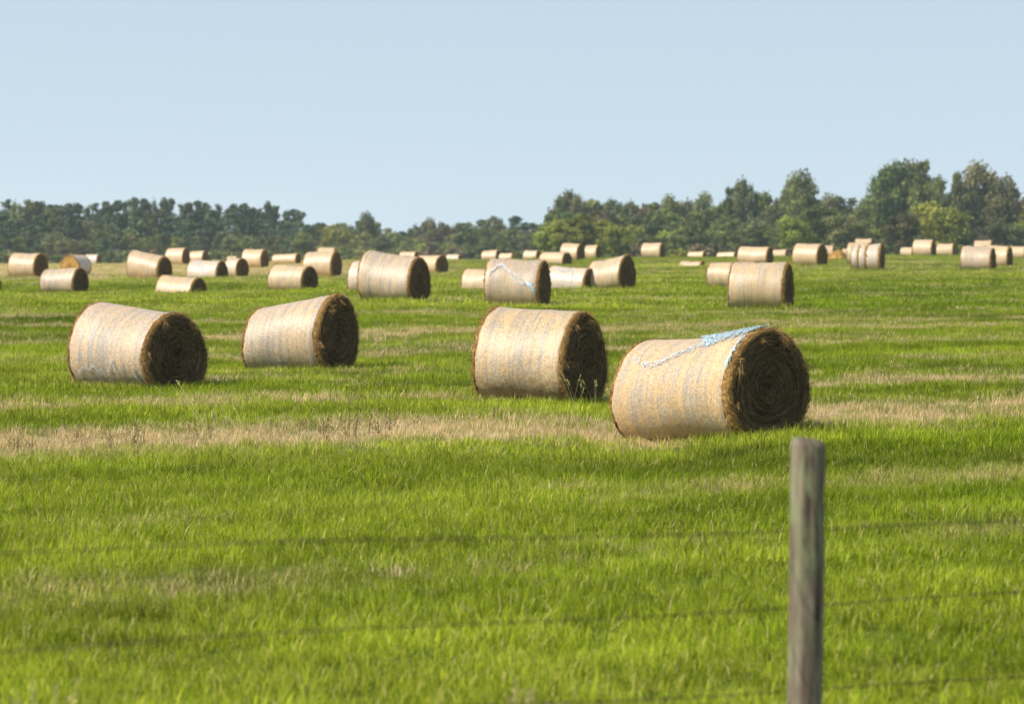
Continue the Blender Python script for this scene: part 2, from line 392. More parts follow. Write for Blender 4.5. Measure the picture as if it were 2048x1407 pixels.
def dryness(X, Y):
    """share of dead, tan grass left along the raked windrows"""
    v = -X * math.sin(W37) + Y * math.cos(W37); u = X * math.cos(W37) + Y * math.sin(W37)
    n = fbm(u * 0.25, v * 0.6, 3); n2 = fbm(u * 0.09, v * 0.2, 9)
    wob = (fbm(u * 0.12, v * 0.05, 21) - .5) * 2.2
    d = np.zeros_like(X)
    for vc, w, a in ROWS:
        q = np.exp(-np.abs((v + wob - vc) / w) ** 3.0)
        d = np.maximum(d, (1 if a == 1 else a * .95) * q * np.clip((n - (0.25 if a > .9 else .40)) * 5, 0.4 if a > .9 else 0, 1))
    d = d + 0.24 * np.clip((n2 - .48) * 5, 0, 1) * (.3 + .7 * n) * np.clip((Y - 25) / 60, 0, 1)
    s = FPX / np.maximum(Y, 5); x = 1024 + X * s
    far = np.clip((38 - s) / 8, 0, 1)
    d = d + far * (0.70 * np.clip((1000 - x) / 400, 0, 1) + 0.22)
    return np.clip(d, 0, 1)

# ---- bale placement in the world
def place(b):
    xl, xf, xr, tl, tr, by, s, wrap, label, o = b
    D = FPX / s
    H = (by - (tl + tr) / 2) / s + o.get('hide', 0)
    wf = 1.08 + (0.02 * ((xl * 7) % 5))
    Rh = H / 2 * wf
    if o.get('mirror'):
        a = o['facew'] / 2
        ct = min(0.93, a / (Rh * s)); th = math.acos(ct)
        L = max(1.2, (xl - xr - 2 * a) / (s * math.sin(th)))
        cxp = (xl + xr) / 2
        X = (cxp - 1024) / s
        return X, D, -th, L, H, wf
    a = (xr - xf) / 2
    ct = min(0.90, a / (Rh * s)); th = math.acos(ct)
    L = min(2.6, (xr - xl - 2 * a) / (s * math.sin(th)))
    cxp = (xl + xr) / 2
    # push the centre so that the outlines stay where the photo has them
    X = (cxp - 1024) / s
    return X, D, th, L, H, wf
PL = []
for b in B:
    p = place(b)
    if b[9].get('hide'):
        HOLES.append((p[0], p[1], b[9]['hide'], 2.0))
    PL.append(p)

def build_ground():
    ys = [-60, -30, -10, 0, 4, 7]
    y = 9.0
    while y < 430: ys.append(y); y *= 1.011 if y < 140 else (1.006 if y < 430 else 1.02)
    while y < 3600: ys.append(y); y *= 1.035
    ys = np.array(ys)
    u = np.concatenate([np.linspace(-1, -.36, 14)[:-1], np.linspace(-.36, .36, 170), np.linspace(.36, 1, 14)[1:]])
    half = 14 + np.maximum(ys, 0) * 0.40
    Y, U = np.meshgrid(ys, u, indexing='ij')
    X = U * half[:, None]
    Z = ground_z(X, Y)
    n, m = X.shape
    idx = np.arange(n * m).reshape(n, m)
    F = np.stack([idx[:-1, :-1], idx[:-1, 1:], idx[1:, 1:], idx[1:, :-1]], -1).reshape(-1, 4)
    me = fast_mesh('pasture', np.stack([X, Y, Z], -1).reshape(-1, 3), F, M_GROUND, True)
    d = dryness(X, Y).ravel()[:, None]
    g = fbm(X * .12, Y * .12, 5).ravel()[:, None]
    green = np.array([0.12, 0.17, 0.012]) * (0.7 + 0.6 * g)
    tan = np.array([0.48, 0.38, 0.19])
    nearsoil = np.clip((140 - Y.ravel()) / 60, 0, 1)[:, None]
    c = green * (1 - d) + tan * d
    c = c * (1 - 0.35 * nearsoil)
    vattr(me, 'gcol', np.concatenate([c, np.ones((len(c), 1))], 1), 'FLOAT_COLOR')
    tag(link(bpy.data.objects.new('pasture_ground', me)), kind='structure')
build_ground()

# ------------------------------------------------------------------ grass (stuff)
def blades_mesh(name, n, rad, h0, h1, w, lean, seed, flat=0.0):
    rg = np.random.default_rng(seed)
    ang = rg.uniform(0, 2 * np.pi, n); r = rad * np.sqrt(rg.uniform(0, 1, n))
    base = np.stack([r * np.cos(ang), r * np.sin(ang), np.full(n, -0.02)], 1)
    h = rg.uniform(h0, h1, n); ta = rg.uniform(0, 2 * np.pi, n)
    ln = np.abs(rg.normal(0, lean, n)) + flat
    d = np.stack([np.cos(ta), np.sin(ta), np.zeros(n)], 1)
    side = np.stack([-np.sin(ta + rg.normal(0, .8, n)), np.cos(ta), np.zeros(n)], 1)
    side /= np.linalg.norm(side, axis=1)[:, None]
    ww = (w * rg.uniform(.6, 1.3, n))[:, None] * .5
    up = np.array([0, 0, 1.0])
    def pt(f):
        b = ln[:, None] * f * f
        return base + (d * b + up * f * np.sqrt(np.maximum(1 - (ln[:, None] * f) ** 2 * .6, .04))) * h[:, None]
    p0, p1, p2 = pt(0.0), pt(0.55), pt(1.0)
    V = np.stack([p0 - side * ww, p0 + side * ww, p1 + side * ww * .85, p1 - side * ww * .85, p2], 1).reshape(-1, 3)
    k = np.arange(n)[:, None] * 5
    F = np.concatenate([k + [0, 1, 2], k + [0, 2, 3], k + [3, 2, 4]])
    me = fast_mesh(name, V, F, M_GRASS)
    sh = np.repeat(rg.uniform(0, 1, n), 5)
    vattr(me, 'shade', sh, 'FLOAT')
    return me
def tuft_lib(tagname, specs):
    c = bpy.data.collections.new('grass_library_' + tagname)
    for i, sp in enumerate(specs):
        o = bpy.data.objects.new('grass_tuft_%s_%02d' % (tagname, i), blades_mesh('tuft', *sp))
        c.objects.link(o)
    return c
def scatter(name, P, idx, tintc, scl, libcol):
    me = bpy.data.meshes.new(name); me.vertices.add(len(P)); me.vertices.foreach_set('co', P.astype(np.float32).ravel())
    rg = np.random.default_rng(len(P))
    rot = np.stack([rg.normal(0, .08, len(P)), rg.normal(0, .08, len(P)), rg.uniform(0, 6.283, len(P))], 1)
    vattr(me, 'rot', rot); vattr(me, 'scl', scl, 'FLOAT'); vattr(me, 'idx', idx, 'INT')
    vattr(me, 'tint', np.concatenate([tintc, np.ones((len(P), 1))], 1), 'FLOAT_COLOR')
    o = link(bpy.data.objects.new(name, me))
    ng = bpy.data.node_groups.new(name, 'GeometryNodeTree')
    ng.interface.new_socket('Geometry', in_out='INPUT', socket_type='NodeSocketGeometry')
    ng.interface.new_socket('Geometry', in_out='OUTPUT', socket_type='NodeSocketGeometry')
    N, Lk = ng.nodes, ng.links
    gi, go = N.new('NodeGroupInput'), N.new('NodeGroupOutput')
    ci = N.new('GeometryNodeCollectionInfo'); ci.inputs['Collection'].default_value = libcol
    ci.inputs['Separate Children'].default_value = True; ci.inputs['Reset Children'].default_value = True
    iop = N.new('GeometryNodeInstanceOnPoints'); iop.inputs['Pick Instance'].default_value = True
    def na(nm, ty):
        q = N.new('GeometryNodeInputNamedAttribute'); q.data_type = ty; q.inputs['Name'].default_value = nm
        return q.outputs['Attribute']
    e2r = N.new('FunctionNodeEulerToRotation')
    Lk.new(gi.outputs[0], iop.inputs['Points']); Lk.new(ci.outputs[0], iop.inputs['Instance'])
    Lk.new(na('idx', 'INT'), iop.inputs['Instance Index'])
    Lk.new(na('rot', 'FLOAT_VECTOR'), e2r.inputs[0]); Lk.new(e2r.outputs[0], iop.inputs['Rotation'])
    Lk.new(na('scl', 'FLOAT'), iop.inputs['Scale'])
    Lk.new(iop.outputs[0], go.inputs[0])
    md = o.modifiers.new('tufts', 'NODES'); md.node_group = ng
    tag(o, kind='stuff'); return o

def grass_zone(name, d0, d1, dens, specs, seed, s0, s1, ndry, libname, label):
    rg = np.random.default_rng(seed)
    area = (0.30 * (d1 ** 2 - d0 ** 2) / 2 + 5 * (d1 - d0))
    n = int(area * dens)
    # sample depth with pdf ~ width
    Y = np.sqrt(rg.uniform(0, 1, int(n * 1.3)) * (d1 ** 2 - d0 ** 2) + d0 ** 2)
    wfull = 0.30 * Y + 5
    keep = rg.uniform(0, 1, len(Y)) < (wfull / Y) / (wfull / Y).max()
    Y = Y[keep][:n]; wfull = wfull[keep][:n]
    X = rg.uniform(-.5, .5, len(Y)) * wfull
    d = dryness(X, Y)
    Z = ground_z(X, Y)
    isdry = rg.uniform(0, 1, len(Y)) < d * 0.92
    ng = len(specs) - ndry
    idx = np.where(isdry, ng + rg.integers(0, ndry, len(Y)), rg.integers(0, ng, len(Y)))
    g = fbm(X * .35, Y * .22, 41); g2 = fbm(X * .06, Y * .05, 77)
    vv = -X * math.sin(W37) + Y * math.cos(W37); uu = X * math.cos(W37) + Y * math.sin(W37)
    g3 = fbm(uu * .10, vv * .42, 55, 3)
    lum = np.clip(0.80 + 0.50 * (g - .5) + 0.30 * (g2 - .5) + 0.50 * (g3 - .5) + 0.5 * (fbm(uu * .5, vv * .9, 91, 3) - .5), .42, 1.5) * rg.uniform(.6, 1.32, len(Y))
    yel = np.clip(0.42 + (g2 - .5) * 1.4 + (g3 - .5) * .9 + rg.normal(0, .18, len(Y)), 0, 1)[:, None]
    gc = (np.array([0.205, 0.305, 0.002]) * (1 - yel) + np.array([0.475, 0.525, 0.040]) * yel) * lum[:, None]
    # a few yellowish tufts
    dc = (np.array([0.66, 0.50, 0.24]) + rg.normal(0, .035, (len(Y), 1))) * rg.uniform(.75, 1.15, (len(Y), 1))
    yg = np.array([0.44, 0.41, 0.14])
    mixd = np.clip(d[:, None] * .6, 0, .6)
    gc = gc * (1 - mixd) + yg * mixd
    c = np.where(isdry[:, None], dc, gc)
    hn = 0.45 + 1.1 * fbm(X * 1.6, Y * 1.1, 13, 3)
    scl = rg.uniform(s0, s1, len(Y)) * hn * np.where(d > .6, .8, 1)
    o = scatter(name, np.stack([X, Y, Z], 1), idx, c, scl, tuft_lib(libname, specs))
    o['label'] = label
    return o
ga = [(36, .13, .06, .17, .0064, 1.0, 10 + i) for i in range(6)] + [(26, .14, .06, .17, .005, .6, 30 + i, .25) for i in range(3)]
gb = [(60, .26, .06, .17, .0085, .8, 50 + i) for i in range(5)] + [(50, .28, .06, .18, .008, .6, 70 + i, .22) for i in range(3)]
gc_ = [(100, .75, .08, .17, .020, .75, 90 + i) for i in range(4)] + [(90, .75, .05, .12, .015, .6, 110 + i, .3) for i in range(3)]
grass_zone('near_grass', 13, 50, 62, ga, 1, .85, 1.25, 3, 'near', 'fresh green grass in the foreground')
grass_zone('middle_grass', 50, 135, 14, gb, 2, .85, 1.25, 3, 'middle', 'green grass with tan windrows between the near bales')
grass_zone('far_grass', 135, 430, 1.3, gc_, 3, .85, 1.25, 3, 'far', 'distant grass running up to the crest')

# ------------------------------------------------------------------ straws
def straws(P, Dv, L, w, seed, bend=0.5):
    """P base points, Dv unit directions, L lengths -> V,F of bent 2-segment ribbons"""
    rg = np.random.default_rng(seed); n = len(P)
    Dv = Dv / np.linalg.norm(Dv, axis=1)[:, None]
    side = np.cross(Dv, rg.normal(0, 1, (n, 3))); side /= np.linalg.norm(side, axis=1)[:, None]
    b = np.cross(Dv, side)
    L = L[:, None]; bd = rg.normal(0, bend, (n, 1))
    p1 = P + Dv * L * .5 + b * L * bd * .18
    p2 = P + Dv * L * (1 - .2 * np.abs(bd)) + b * L * bd * .7
    w = np.broadcast_to(w, (n,))[:, None] * .5
    V = np.stack([P - side * w, P + side * w, p1 + side * w, p1 - side * w, p2 + side * w * .4, p2 - side * w * .4], 1).reshape(-1, 3)
    k = np.arange(n)[:, None] * 6
    F = np.concatenate([k + [0, 1, 2, 3], k + [3, 2, 4, 5]])
    return V, F
def straw_obj(name, P, Dv, L, w, seed, mat, parent, bend=.5, lo=0, hi=1):
    V, F = straws(P, Dv, L, w, seed, bend)
    me = fast_mesh(name, V, F, mat)
    vattr(me, 'shade', np.repeat(np.random.default_rng(seed + 5).uniform(lo, hi, len(P)), 6), 'FLOAT')
    return tag(link(bpy.data.objects.new(name, me), parent), kind='stuff')

# ------------------------------------------------------------------ bales
def sstep(x): x = np.clip(x, 0, 1); return x * x * (3 - 2 * x)
class Bale:
    def __init__(s, L, HL, HR, wf, sag, seed, amp, z0, z1):
        s.L, s.HL, s.HR, s.wf, s.sag, s.seed, s.amp, s.z0, s.z1 = L, HL, HR, wf, sag, seed, amp, z0, z1
        rg = random.Random(seed); s.slump = rg.uniform(.08, .16); s.ph = [rg.uniform(0, 6.28) for _ in range(8)]
    def surf(s, t, a, k=1.0, off=0.0):
        """t along the axis 0..1, a angle from the top (positive = local -Y side, which faces the camera), k shrink"""
        t = np.asarray(t, float); a = np.asarray(a, float)
        H = s.HL * (1 - t) + s.HR * t - s.sag * np.sin(np.pi * t) * (1.2)
        Hh = H / 1.86; Wh = (s.HL + s.HR) / 4 * s.wf * (1 + 0.3 * (H / ((s.HL + s.HR) / 2) - 1))
        n = s.amp * (np.sin(2 * a + 5 * t + s.ph[0]) + .8 * np.sin(3 * a - 4 * t + s.ph[1]) + .5 * np.sin(7 * t + a + s.ph[2]) + .35 * np.sin(5 * a + 11 * t + s.ph[3]) + .22 * np.sin(23 * t + s.ph[4]))
        kk = k * (1 + n) + off / Hh
        ca, sa = np.cos(a), np.sin(a)
        y = -Wh * sa * (1 - s.slump * ca * (1 - .4 * ca * ca)) * kk
        z = Hh * ca * kk
        zb = -0.80 * Hh
        z = np.where(z < zb, zb + (z - zb) * .30, z)
        g = s.z0 * (1 - t) + s.z1 * t
        x = (t - .5) * s.L
        return np.stack(np.broadcast_arrays(x, y, z + 0.86 * Hh - 0.03 + g), -1)

def ring_faces(nr, ns, base=0, closed=True):
    i = np.arange(nr - 1)[:, None]; j = np.arange(ns)[None, :]
    j2 = (j + 1) % ns
    return np.stack([base + i * ns + j, base + i * ns + j2, base + (i + 1) * ns + j2, base + (i + 1) * ns + j], -1).reshape(-1, 4)

def make_bale(i, b, p):
    xl, xf, xr, tl, tr, by, s, wrap, label, o = b
    X, D, th, L, H, wf = p
    near, mid = o.get('near'), o.get('mid')
    rz = th - math.pi / 2
    ax = Vector((math.sin(th), -math.cos(th), 0))
    hide = o.get('hide', 0)
    z_c = float(ground_z(np.array([X]), np.array([D]))[0])
    e0 = (X - ax.x * L / 2, D - ax.y * L / 2); e1 = (X + ax.x * L / 2, D + ax.y * L / 2)
    z0 = float(ground_z(np.array([e0[0]]), np.array([e0[1]]))[0]) - z_c
    z1 = float(ground_z(np.array([e1[0]]), np.array([e1[1]]))[0]) - z_c
    z0 = max(-.2, min(.2, z0)); z1 = max(-.2, min(.2, z1))
    s0, s1 = FPX / e0[1], FPX / e1[1]
    yb0 = HZ + (CAM_H - z_c - z0) * s0; yb1 = HZ + (CAM_H - z_c - z1) * s1
    HL = (yb0 - tl) / s0; HR = (yb1 - tr) / s1
    if o.get('mirror'): HL, HR = H, H
    root = empty('hay_bale', (X, D, z_c), rz)
    tag(root, label, 'hay bale', 'round hay bales scattered over the pasture')
    q = Bale(L, HL, HR, wf, o.get('sag', .012), 100 + i, 0.012 if near else 0.013, z0, z1)
    ns = 128 if near else (64 if mid else 36)
    nt = 60 if near else (26 if mid else 12)
    rimw = o.get('rim', .05) / L
    t0, t1 = (0.035 if o.get('rim2') else .018), 1 - rimw - .02
    a = np.linspace(0, 2 * np.pi, ns, endpoint=False)
    rg = np.random.default_rng(500 + i)
    # --- net wrap
    def tube(ts, ks, jit=0.0, nm='net_wrap', mat=None, ragged=0.0):
        T, A = np.meshgrid(ts, a, indexing='ij')
        K = np.broadcast_to(np.asarray(ks)[:, None], T.shape).copy()
        if jit: K = K * (1 + rg.normal(0, jit, T.shape))
        T2 = T
        if ragged:
            e = ragged / L * np.sin(A * 5 + q.ph[5]) * .5 + ragged / L * np.sin(A * 13 + q.ph[6]) * .5
            T2 = T + e * (T - .5) * 2 * (np.abs(T - .5) > .4)
        V = q.surf(T2, A, K)
        wr = np.stack([T * L, np.cos(A) * H / 2, np.sin(A) * H / 2], -1).reshape(-1, 3)
        po = np.stack([np.cos(A) * 1.2, np.sin(A) * 1.2, T * L * 2], -1).reshape(-1, 3)
        me = fast_mesh(nm, V.reshape(-1, 3), ring_faces(len(ts), ns), mat, True)
        vattr(me, 'wrap', wr); vattr(me, 'polar', po)
        return link(bpy.data.objects.new(nm, me), root)
    ts = np.linspace(t0, t1, nt)
    if o.get('bands'):
        for u0, u1 in ((t0, .225), (.26, .48), (.515, t1)):
            tt = np.linspace(u0, u1, 8); tube(tt, np.array([.97, .99] + [1] * 4 + [.99, .97]), .002, 'net_wrap', WRAP[wrap])
        tube(np.linspace(t0 + .01, t1 - .01, 14), np.full(14, .982), .006, 'bare_hay', M_SHOULDER)
    else:
        ks = np.ones(nt); ks[0] = .975; ks[-1] = .985
        tube(ts, ks, .0025 if near else .003, 'net_wrap', WRAP[wrap], .02)
    # --- hay end: shoulder + face
    def end(side):
        if side > 0:
            tt = [t1 - .02, t1 + rimw * .35, t1 + rimw * .8, 1.0, 1.004, 1.0]; kk = [.965, 1.0, .995, .955, .90, .84]
        else:
            tt = [t0 + .02, t0 * .55, .008, 0, -.004, 0]; kk = [.965, 1.0, .985, .95, .90, .84]
        nr = 36 if near else (9 if mid else 5)
        for r_ in np.linspace(.78, 0.02, nr):
            bulge = -.018 * (1 - r_) + .020 * math.sin(r_ * 44 + i) + (-.03 if r_ < .12 else 0)
            tt.append((1 if side > 0 else 0) + side * bulge / L); kk.append(r_)
        tt = np.array(tt); kk = np.array(kk)
        T, A = np.meshgrid(tt, a, indexing='ij'); K = np.broadcast_to(kk[:, None], T.shape).copy()
        g = 0.011 if near else 0.016
        T = T + rg.normal(0, g / L, T.shape) * (K < .99) * side
        K = K * (1 + rg.normal(0, .011, T.shape) * (K > .8))
        ctr = q.surf(np.full(T.shape, .5), A, 0.0)
        T = T + side * (.020 / L) * np.sin(K * 52 - A * side) * (K < .78) if near else T
        V = q.surf(T, A, K)
        # shrink towards the middle of the end, which sits a little low
        F = ring_faces(len(tt), ns)
        if side < 0: F = F[:, ::-1]
        V = V.reshape(-1, 3)
        rr = K.reshape(-1)
        me = fast_mesh('hay_end', V, F, M_SHOULDER, True)
        me.materials.append(M_END_GOLD if o.get('gold') else M_END)
        mi = np.zeros(len(F), np.int32); mi[4 * ns:] = 1
        me.polygons.foreach_set('material_index', mi)
        vattr(me, 'wrap', V)
        vattr(me, 'polar', np.stack([np.cos(A).ravel() * 1.0, np.sin(A).ravel() * 1.0, rr], -1))
        e = link(bpy.data.objects.new('hay_end', me), root)
        return e
    fe = end(1)
    if near or mid or o.get('mirror'): end(-1)
    else: end(-1)
    # --- loose straws around the rim and over the face
    n_r = 3800 if near else (900 if mid else 160)
    wd = .0045 if near else (.010 if mid else .022)
    lf = 1.0 if near else (1.0 if mid else 1.25)
    t = rg.uniform(t1 - .004, 1.0, n_r); A = rg.uniform(0, 2 * np.pi, n_r)
    P = q.surf(t, A, rg.uniform(.95, 1.0, n_r))
    rad = np.stack([np.zeros(n_r), -np.sin(A), np.cos(A)], 1); tan = np.stack([np.zeros(n_r), -np.cos(A), -np.sin(A)], 1)
    Dv = rad * rg.uniform(-.35, .55, (n_r, 1)) + tan * rg.normal(0, 1, (n_r, 1)) + np.array([1, 0, 0]) * rg.uniform(-.1, 1.0, (n_r, 1)) + np.array([0, 0, -1]) * rg.uniform(0, .5, (n_r, 1))
    so = straw_obj('loose_hay', P, Dv, rg.uniform(.025, .10, n_r) * lf, wd, 900 + i, M_STRAW, root, .6)
    if not near:
        nn = 70 if not mid else 160
        tt_ = rg.uniform(.04, .96, nn); A = rg.normal(0, .28, nn)
        straw_obj('loose_hay', q.surf(tt_, A, .995), np.stack([rg.normal(0, .8, nn), rg.normal(0, .8, nn), rg.uniform(.1, .8, nn)], 1), rg.uniform(.04, .12, nn), wd, 2500 + i, M_STRAW, root, .6, .4, 1)
    # second rim on the far end
    n2 = n_r // (2 if i in (1, 2, 3) else 5)
    t = rg.uniform(0, t0 + .004, n2); A = rg.uniform(0, 2 * np.pi, n2)
    P = q.surf(t, A, rg.uniform(.95, 1.0, n2))
    rad = np.stack([np.zeros(n2), -np.sin(A), np.cos(A)], 1); tan = np.stack([np.zeros(n2), -np.cos(A), -np.sin(A)], 1)
    Dv = rad * rg.uniform(-.35, .5, (n2, 1)) + tan * rg.normal(0, 1, (n2, 1)) - np.array([1, 0, 0]) * rg.uniform(-.1, 1.0, (n2, 1))
    straw_obj('loose_hay', P, Dv, rg.uniform(.03, .12, n2) * lf, wd, 1300 + i, M_STRAW, root, .6)
    if near or mid:
        n_f = 4200 if near else 700
        A = rg.uniform(0, 2 * np.pi, n_f); k = np.sqrt(rg.uniform(0.002, .86, n_f)); k = k + .022 * np.sin(k * 52 - A)
        P = q.surf(np.full(n_f, 1 - .01 / L), A, k)
        tan = np.stack([np.zeros(n_f), -np.cos(A), -np.sin(A)], 1) * rg.choice([-1, 1], (n_f, 1))
        rad = np.stack([np.zeros(n_f), -np.sin(A), np.cos(A)], 1)
        Dv = tan + rad * rg.normal(0, .16, (n_f, 1)) + np.array([1, 0, 0]) * rg.uniform(-.04, .25, (n_f, 1))
        straw_obj('end_straws', P, Dv, rg.uniform(.05, .2, n_f), wd, 1700 + i, M_END_GOLD if o.get('gold') else M_STRAW_DARK, root, .5)
    # hanging tufts on the upper rim of the near ends
    if near:
        P_, D_, L_ = [], [], []
        for _ in range(16 if i == 0 else 9):
            A0 = rg.uniform(-1.25, 1.9); c = q.surf(1.0 + .01, A0, rg.uniform(.80, .95))
            d0 = np.array([rg.uniform(.2, .7), rg.normal(0, .5), -rg.uniform(.1, 1.0)])
            m = rg.integers(10, 30)
            P_.append(c + rg.normal(0, .015, (m, 3))); D_.append(d0 + rg.normal(0, .28, (m, 3))); L_.append(rg.uniform(.07, .20, m))
        straw_obj('hanging_tufts', np.concatenate(P_), np.concatenate(D_), np.concatenate(L_), .005, 2100 + i, M_STRAW, root, .5, .35, 1)
    # --- torn net
    def ribbon(pts, width, mat, nm, off=.012, wob=.25, seed=0):
        """frayed net: many short overlapping fibres lying along a line on the bale's side; points are (t, degrees, width)"""
        rr = np.random.default_rng(seed); pts = np.array(pts, float); nseg = len(pts) - 1
        per = np.arange(nseg + 1)
        dl = np.hypot(np.diff(pts[:, 0]) * L, np.radians(np.diff(pts[:, 1])) * H / 2)
        area = (dl * (pts[1:, 2] + pts[:-1, 2]) / 2)
        fw = .007 if near else .02
        n = int(area.sum() * (4600 if mat is M_NET else 1400) * (1 if near else .35)) + 20
        u = rr.choice(nseg, n, p=area / area.sum()) + rr.uniform(0, 1, n)
        ph = rr.uniform(0, 6.28, 3)
        jag = .35 * np.sin(u * 9 + ph[0]) + .3 * np.sin(u * 23 + ph[1]) + .2 * np.sin(u * 51 + ph[2])
        def at(u_):
            t_ = np.interp(u_, per, pts[:, 0]); a_ = np.radians(np.interp(u_, per, pts[:, 1])); return t_, a_, np.interp(u_, per, pts[:, 2])
        t_, a_, w_ = at(u)
        v = rr.uniform(-.5, .5, n); v = v + jag * .5 * (v > 0)
        ln_ = rr.uniform(.04, .13, n) * (1 if near else 1.6)
        ang = rr.normal(0, .55, n); g = np.maximum(dl[np.minimum(u.astype(int), nseg - 1)], .05)
        dt = np.gradient(pts[:, 0]); da = np.gradient(np.radians(pts[:, 1]))
        dx = np.interp(u, per, dt) * L; dy = np.interp(u, per, da) * H / 2; m_ = np.hypot(dx, dy) + 1e-6; dx, dy = dx / m_, dy / m_
        ex = dx * np.cos(ang) - dy * np.sin(ang); ey = dx * np.sin(ang) + dy * np.cos(ang)
        base_a = a_ + v * w_ / (H / 2)
        lift = off * rr.uniform(.4, 1.6, n) + np.abs(rr.normal(0, off * .6, n))
        rows_ = []
        for f in (-.5, -.17, .17, .5):
            for sgn in (-1, 1):
                tt2 = np.clip(t_ + (ex * f * ln_ - ey * sgn * fw / 2) / L, .005, .985)
                aa2 = base_a + (ey * f * ln_ + ex * sgn * fw / 2) / (H / 2)
                rows_.append(q.surf(tt2, aa2, 1.0, lift * (1 - abs(f) * .8)))
        V = np.stack(rows_, 1).reshape(-1, 3); kk = np.arange(n)[:, None] * 8
        F = np.concatenate([kk + [0, 1, 3, 2], kk + [2, 3, 5, 4], kk + [4, 5, 7, 6]])
        tag(link(bpy.data.objects.new(nm, fast_mesh(nm, V, F, mat, False)), root), kind='stuff')
    k = o.get('net')
    if k == 'blue1':
        ribbon([(.46, 4, .05), (.54, 9, .16), (.62, 17, .30), (.70, 22, .34), (.78, 16, .28), (.88, 10, .32), (.96, 8, .34)], .1, M_NET, 'torn_net', .02, .35, 1)
        ribbon([(.952, 30, .05), (.950, 50, .03), (.952, 68, .015)], .03, M_NET, 'torn_net', .015, .3, 2)
        ribbon([(.70, 30, .16), (.58, 36, .12), (.46, 46, .11), (.36, 56, .07), (.30, 58, .09), (.20, 56, .06), (.10, 46, .04)], .03, M_NET_W, 'torn_net', .012, .4, 3)
    elif k == 'zig2':
        ribbon([(.12, 122, .03), (.20, 112, .04), (.28, 114, .05), (.36, 110, .04), (.44, 122, .06), (.52, 120, .04), (.60, 98, .03), (.67, 122, .04)], .05, M_NET_W, 'torn_net', .03, .4, 5)
        ribbon([(.86, 108, .06), (.89, 132, .09)], .05, M_NET_W, 'torn_net', .03, .4, 6)
    elif k == 'zig6':
        ribbon([(.10, 66, .10), (.22, 48, .08), (.28, 38, .10), (.40, 52, .08), (.58, 68, .07), (.72, 86, .07), (.84, 84, .07), (.93, 100, .08)], .08, M_NET_W, 'torn_net', .02, .3, 8)
        ribbon([(.80, 84, .09), (.88, 90, .11), (.93, 104, .07)], .08, M_NET, 'torn_net', .035, .3, 9)
    elif k == 'arc9':
        ribbon([(.18, 12, .05), (.28, 20, .08), (.36, 45, .06), (.50, 38, .06), (.60, 32, .06), (.66, 60, .06), (.68, 85, .05)], .06, M_NET_W, 'torn_net', .02, .3, 10)
    elif k == 'bar26':
        ribbon([(.26, 22, .16), (.34, 38, .20), (.46, 62, .20), (.56, 80, .14)], .15, M_NET_W, 'torn_net', .02, .3, 11)
    return root
for i, (b, p) in enumerate(zip(B, PL)): make_bale(i, b, p)

# heap of loose orange hay in the right group
def hay_heap():
    X, D = (1677 - 1024) / 24.0, FPX / 24.0
    zc = float(ground_z(np.array([X]), np.array([D]))[0])
    rg = np.random.default_rng(8)
    th = np.linspace(0, 2 * np.pi, 30, endpoint=False); rr = np.linspace(0, 1, 9)
    RR, TT = np.meshgrid(rr, th, indexing='ij')
    rad = RR * (1 + .12 * np.sin(3 * TT) + .08 * np.sin(5 * TT + 1))
    V = np.stack([rad * np.cos(TT) * .9, rad * np.sin(TT) * .8, .78 * (1 - RR ** 2) * (1 + .1 * np.sin(4 * TT + RR * 5)) - .03 + rg.normal(0, .02, RR.shape)], -1).reshape(-1, 3)
    me = fast_mesh('hay_heap', V, ring_faces(9, 30), M_END_GOLD, True)
    vattr(me, 'polar', V * 2)
    root = empty('hay_heap', (X, D, zc)); tag(root, 'heap of loose orange hay between the domed right bale and the double banded bale', 'hay heap')
    link(bpy.data.objects.new('heap_body', me), root)
    n = 700; A = rg.uniform(0, 6.283, n); k = np.sqrt(rg.uniform(0, 1, n))
    P = np.stack([k * np.cos(A) * .9, k * np.sin(A) * .8, .76 * (1 - k * k)], 1)
    V, F = straws(P, rg.normal(0, 1, (n, 3)) + [0, 0, .5], rg.uniform(.08, .25, n), .02, 5)
    me = fast_mesh('loose_hay', V, F, M_END_GOLD); vattr(me, 'polar', V)
    tag(link(bpy.data.objects.new('loose_hay', me), root), kind='stuff')
hay_heap()

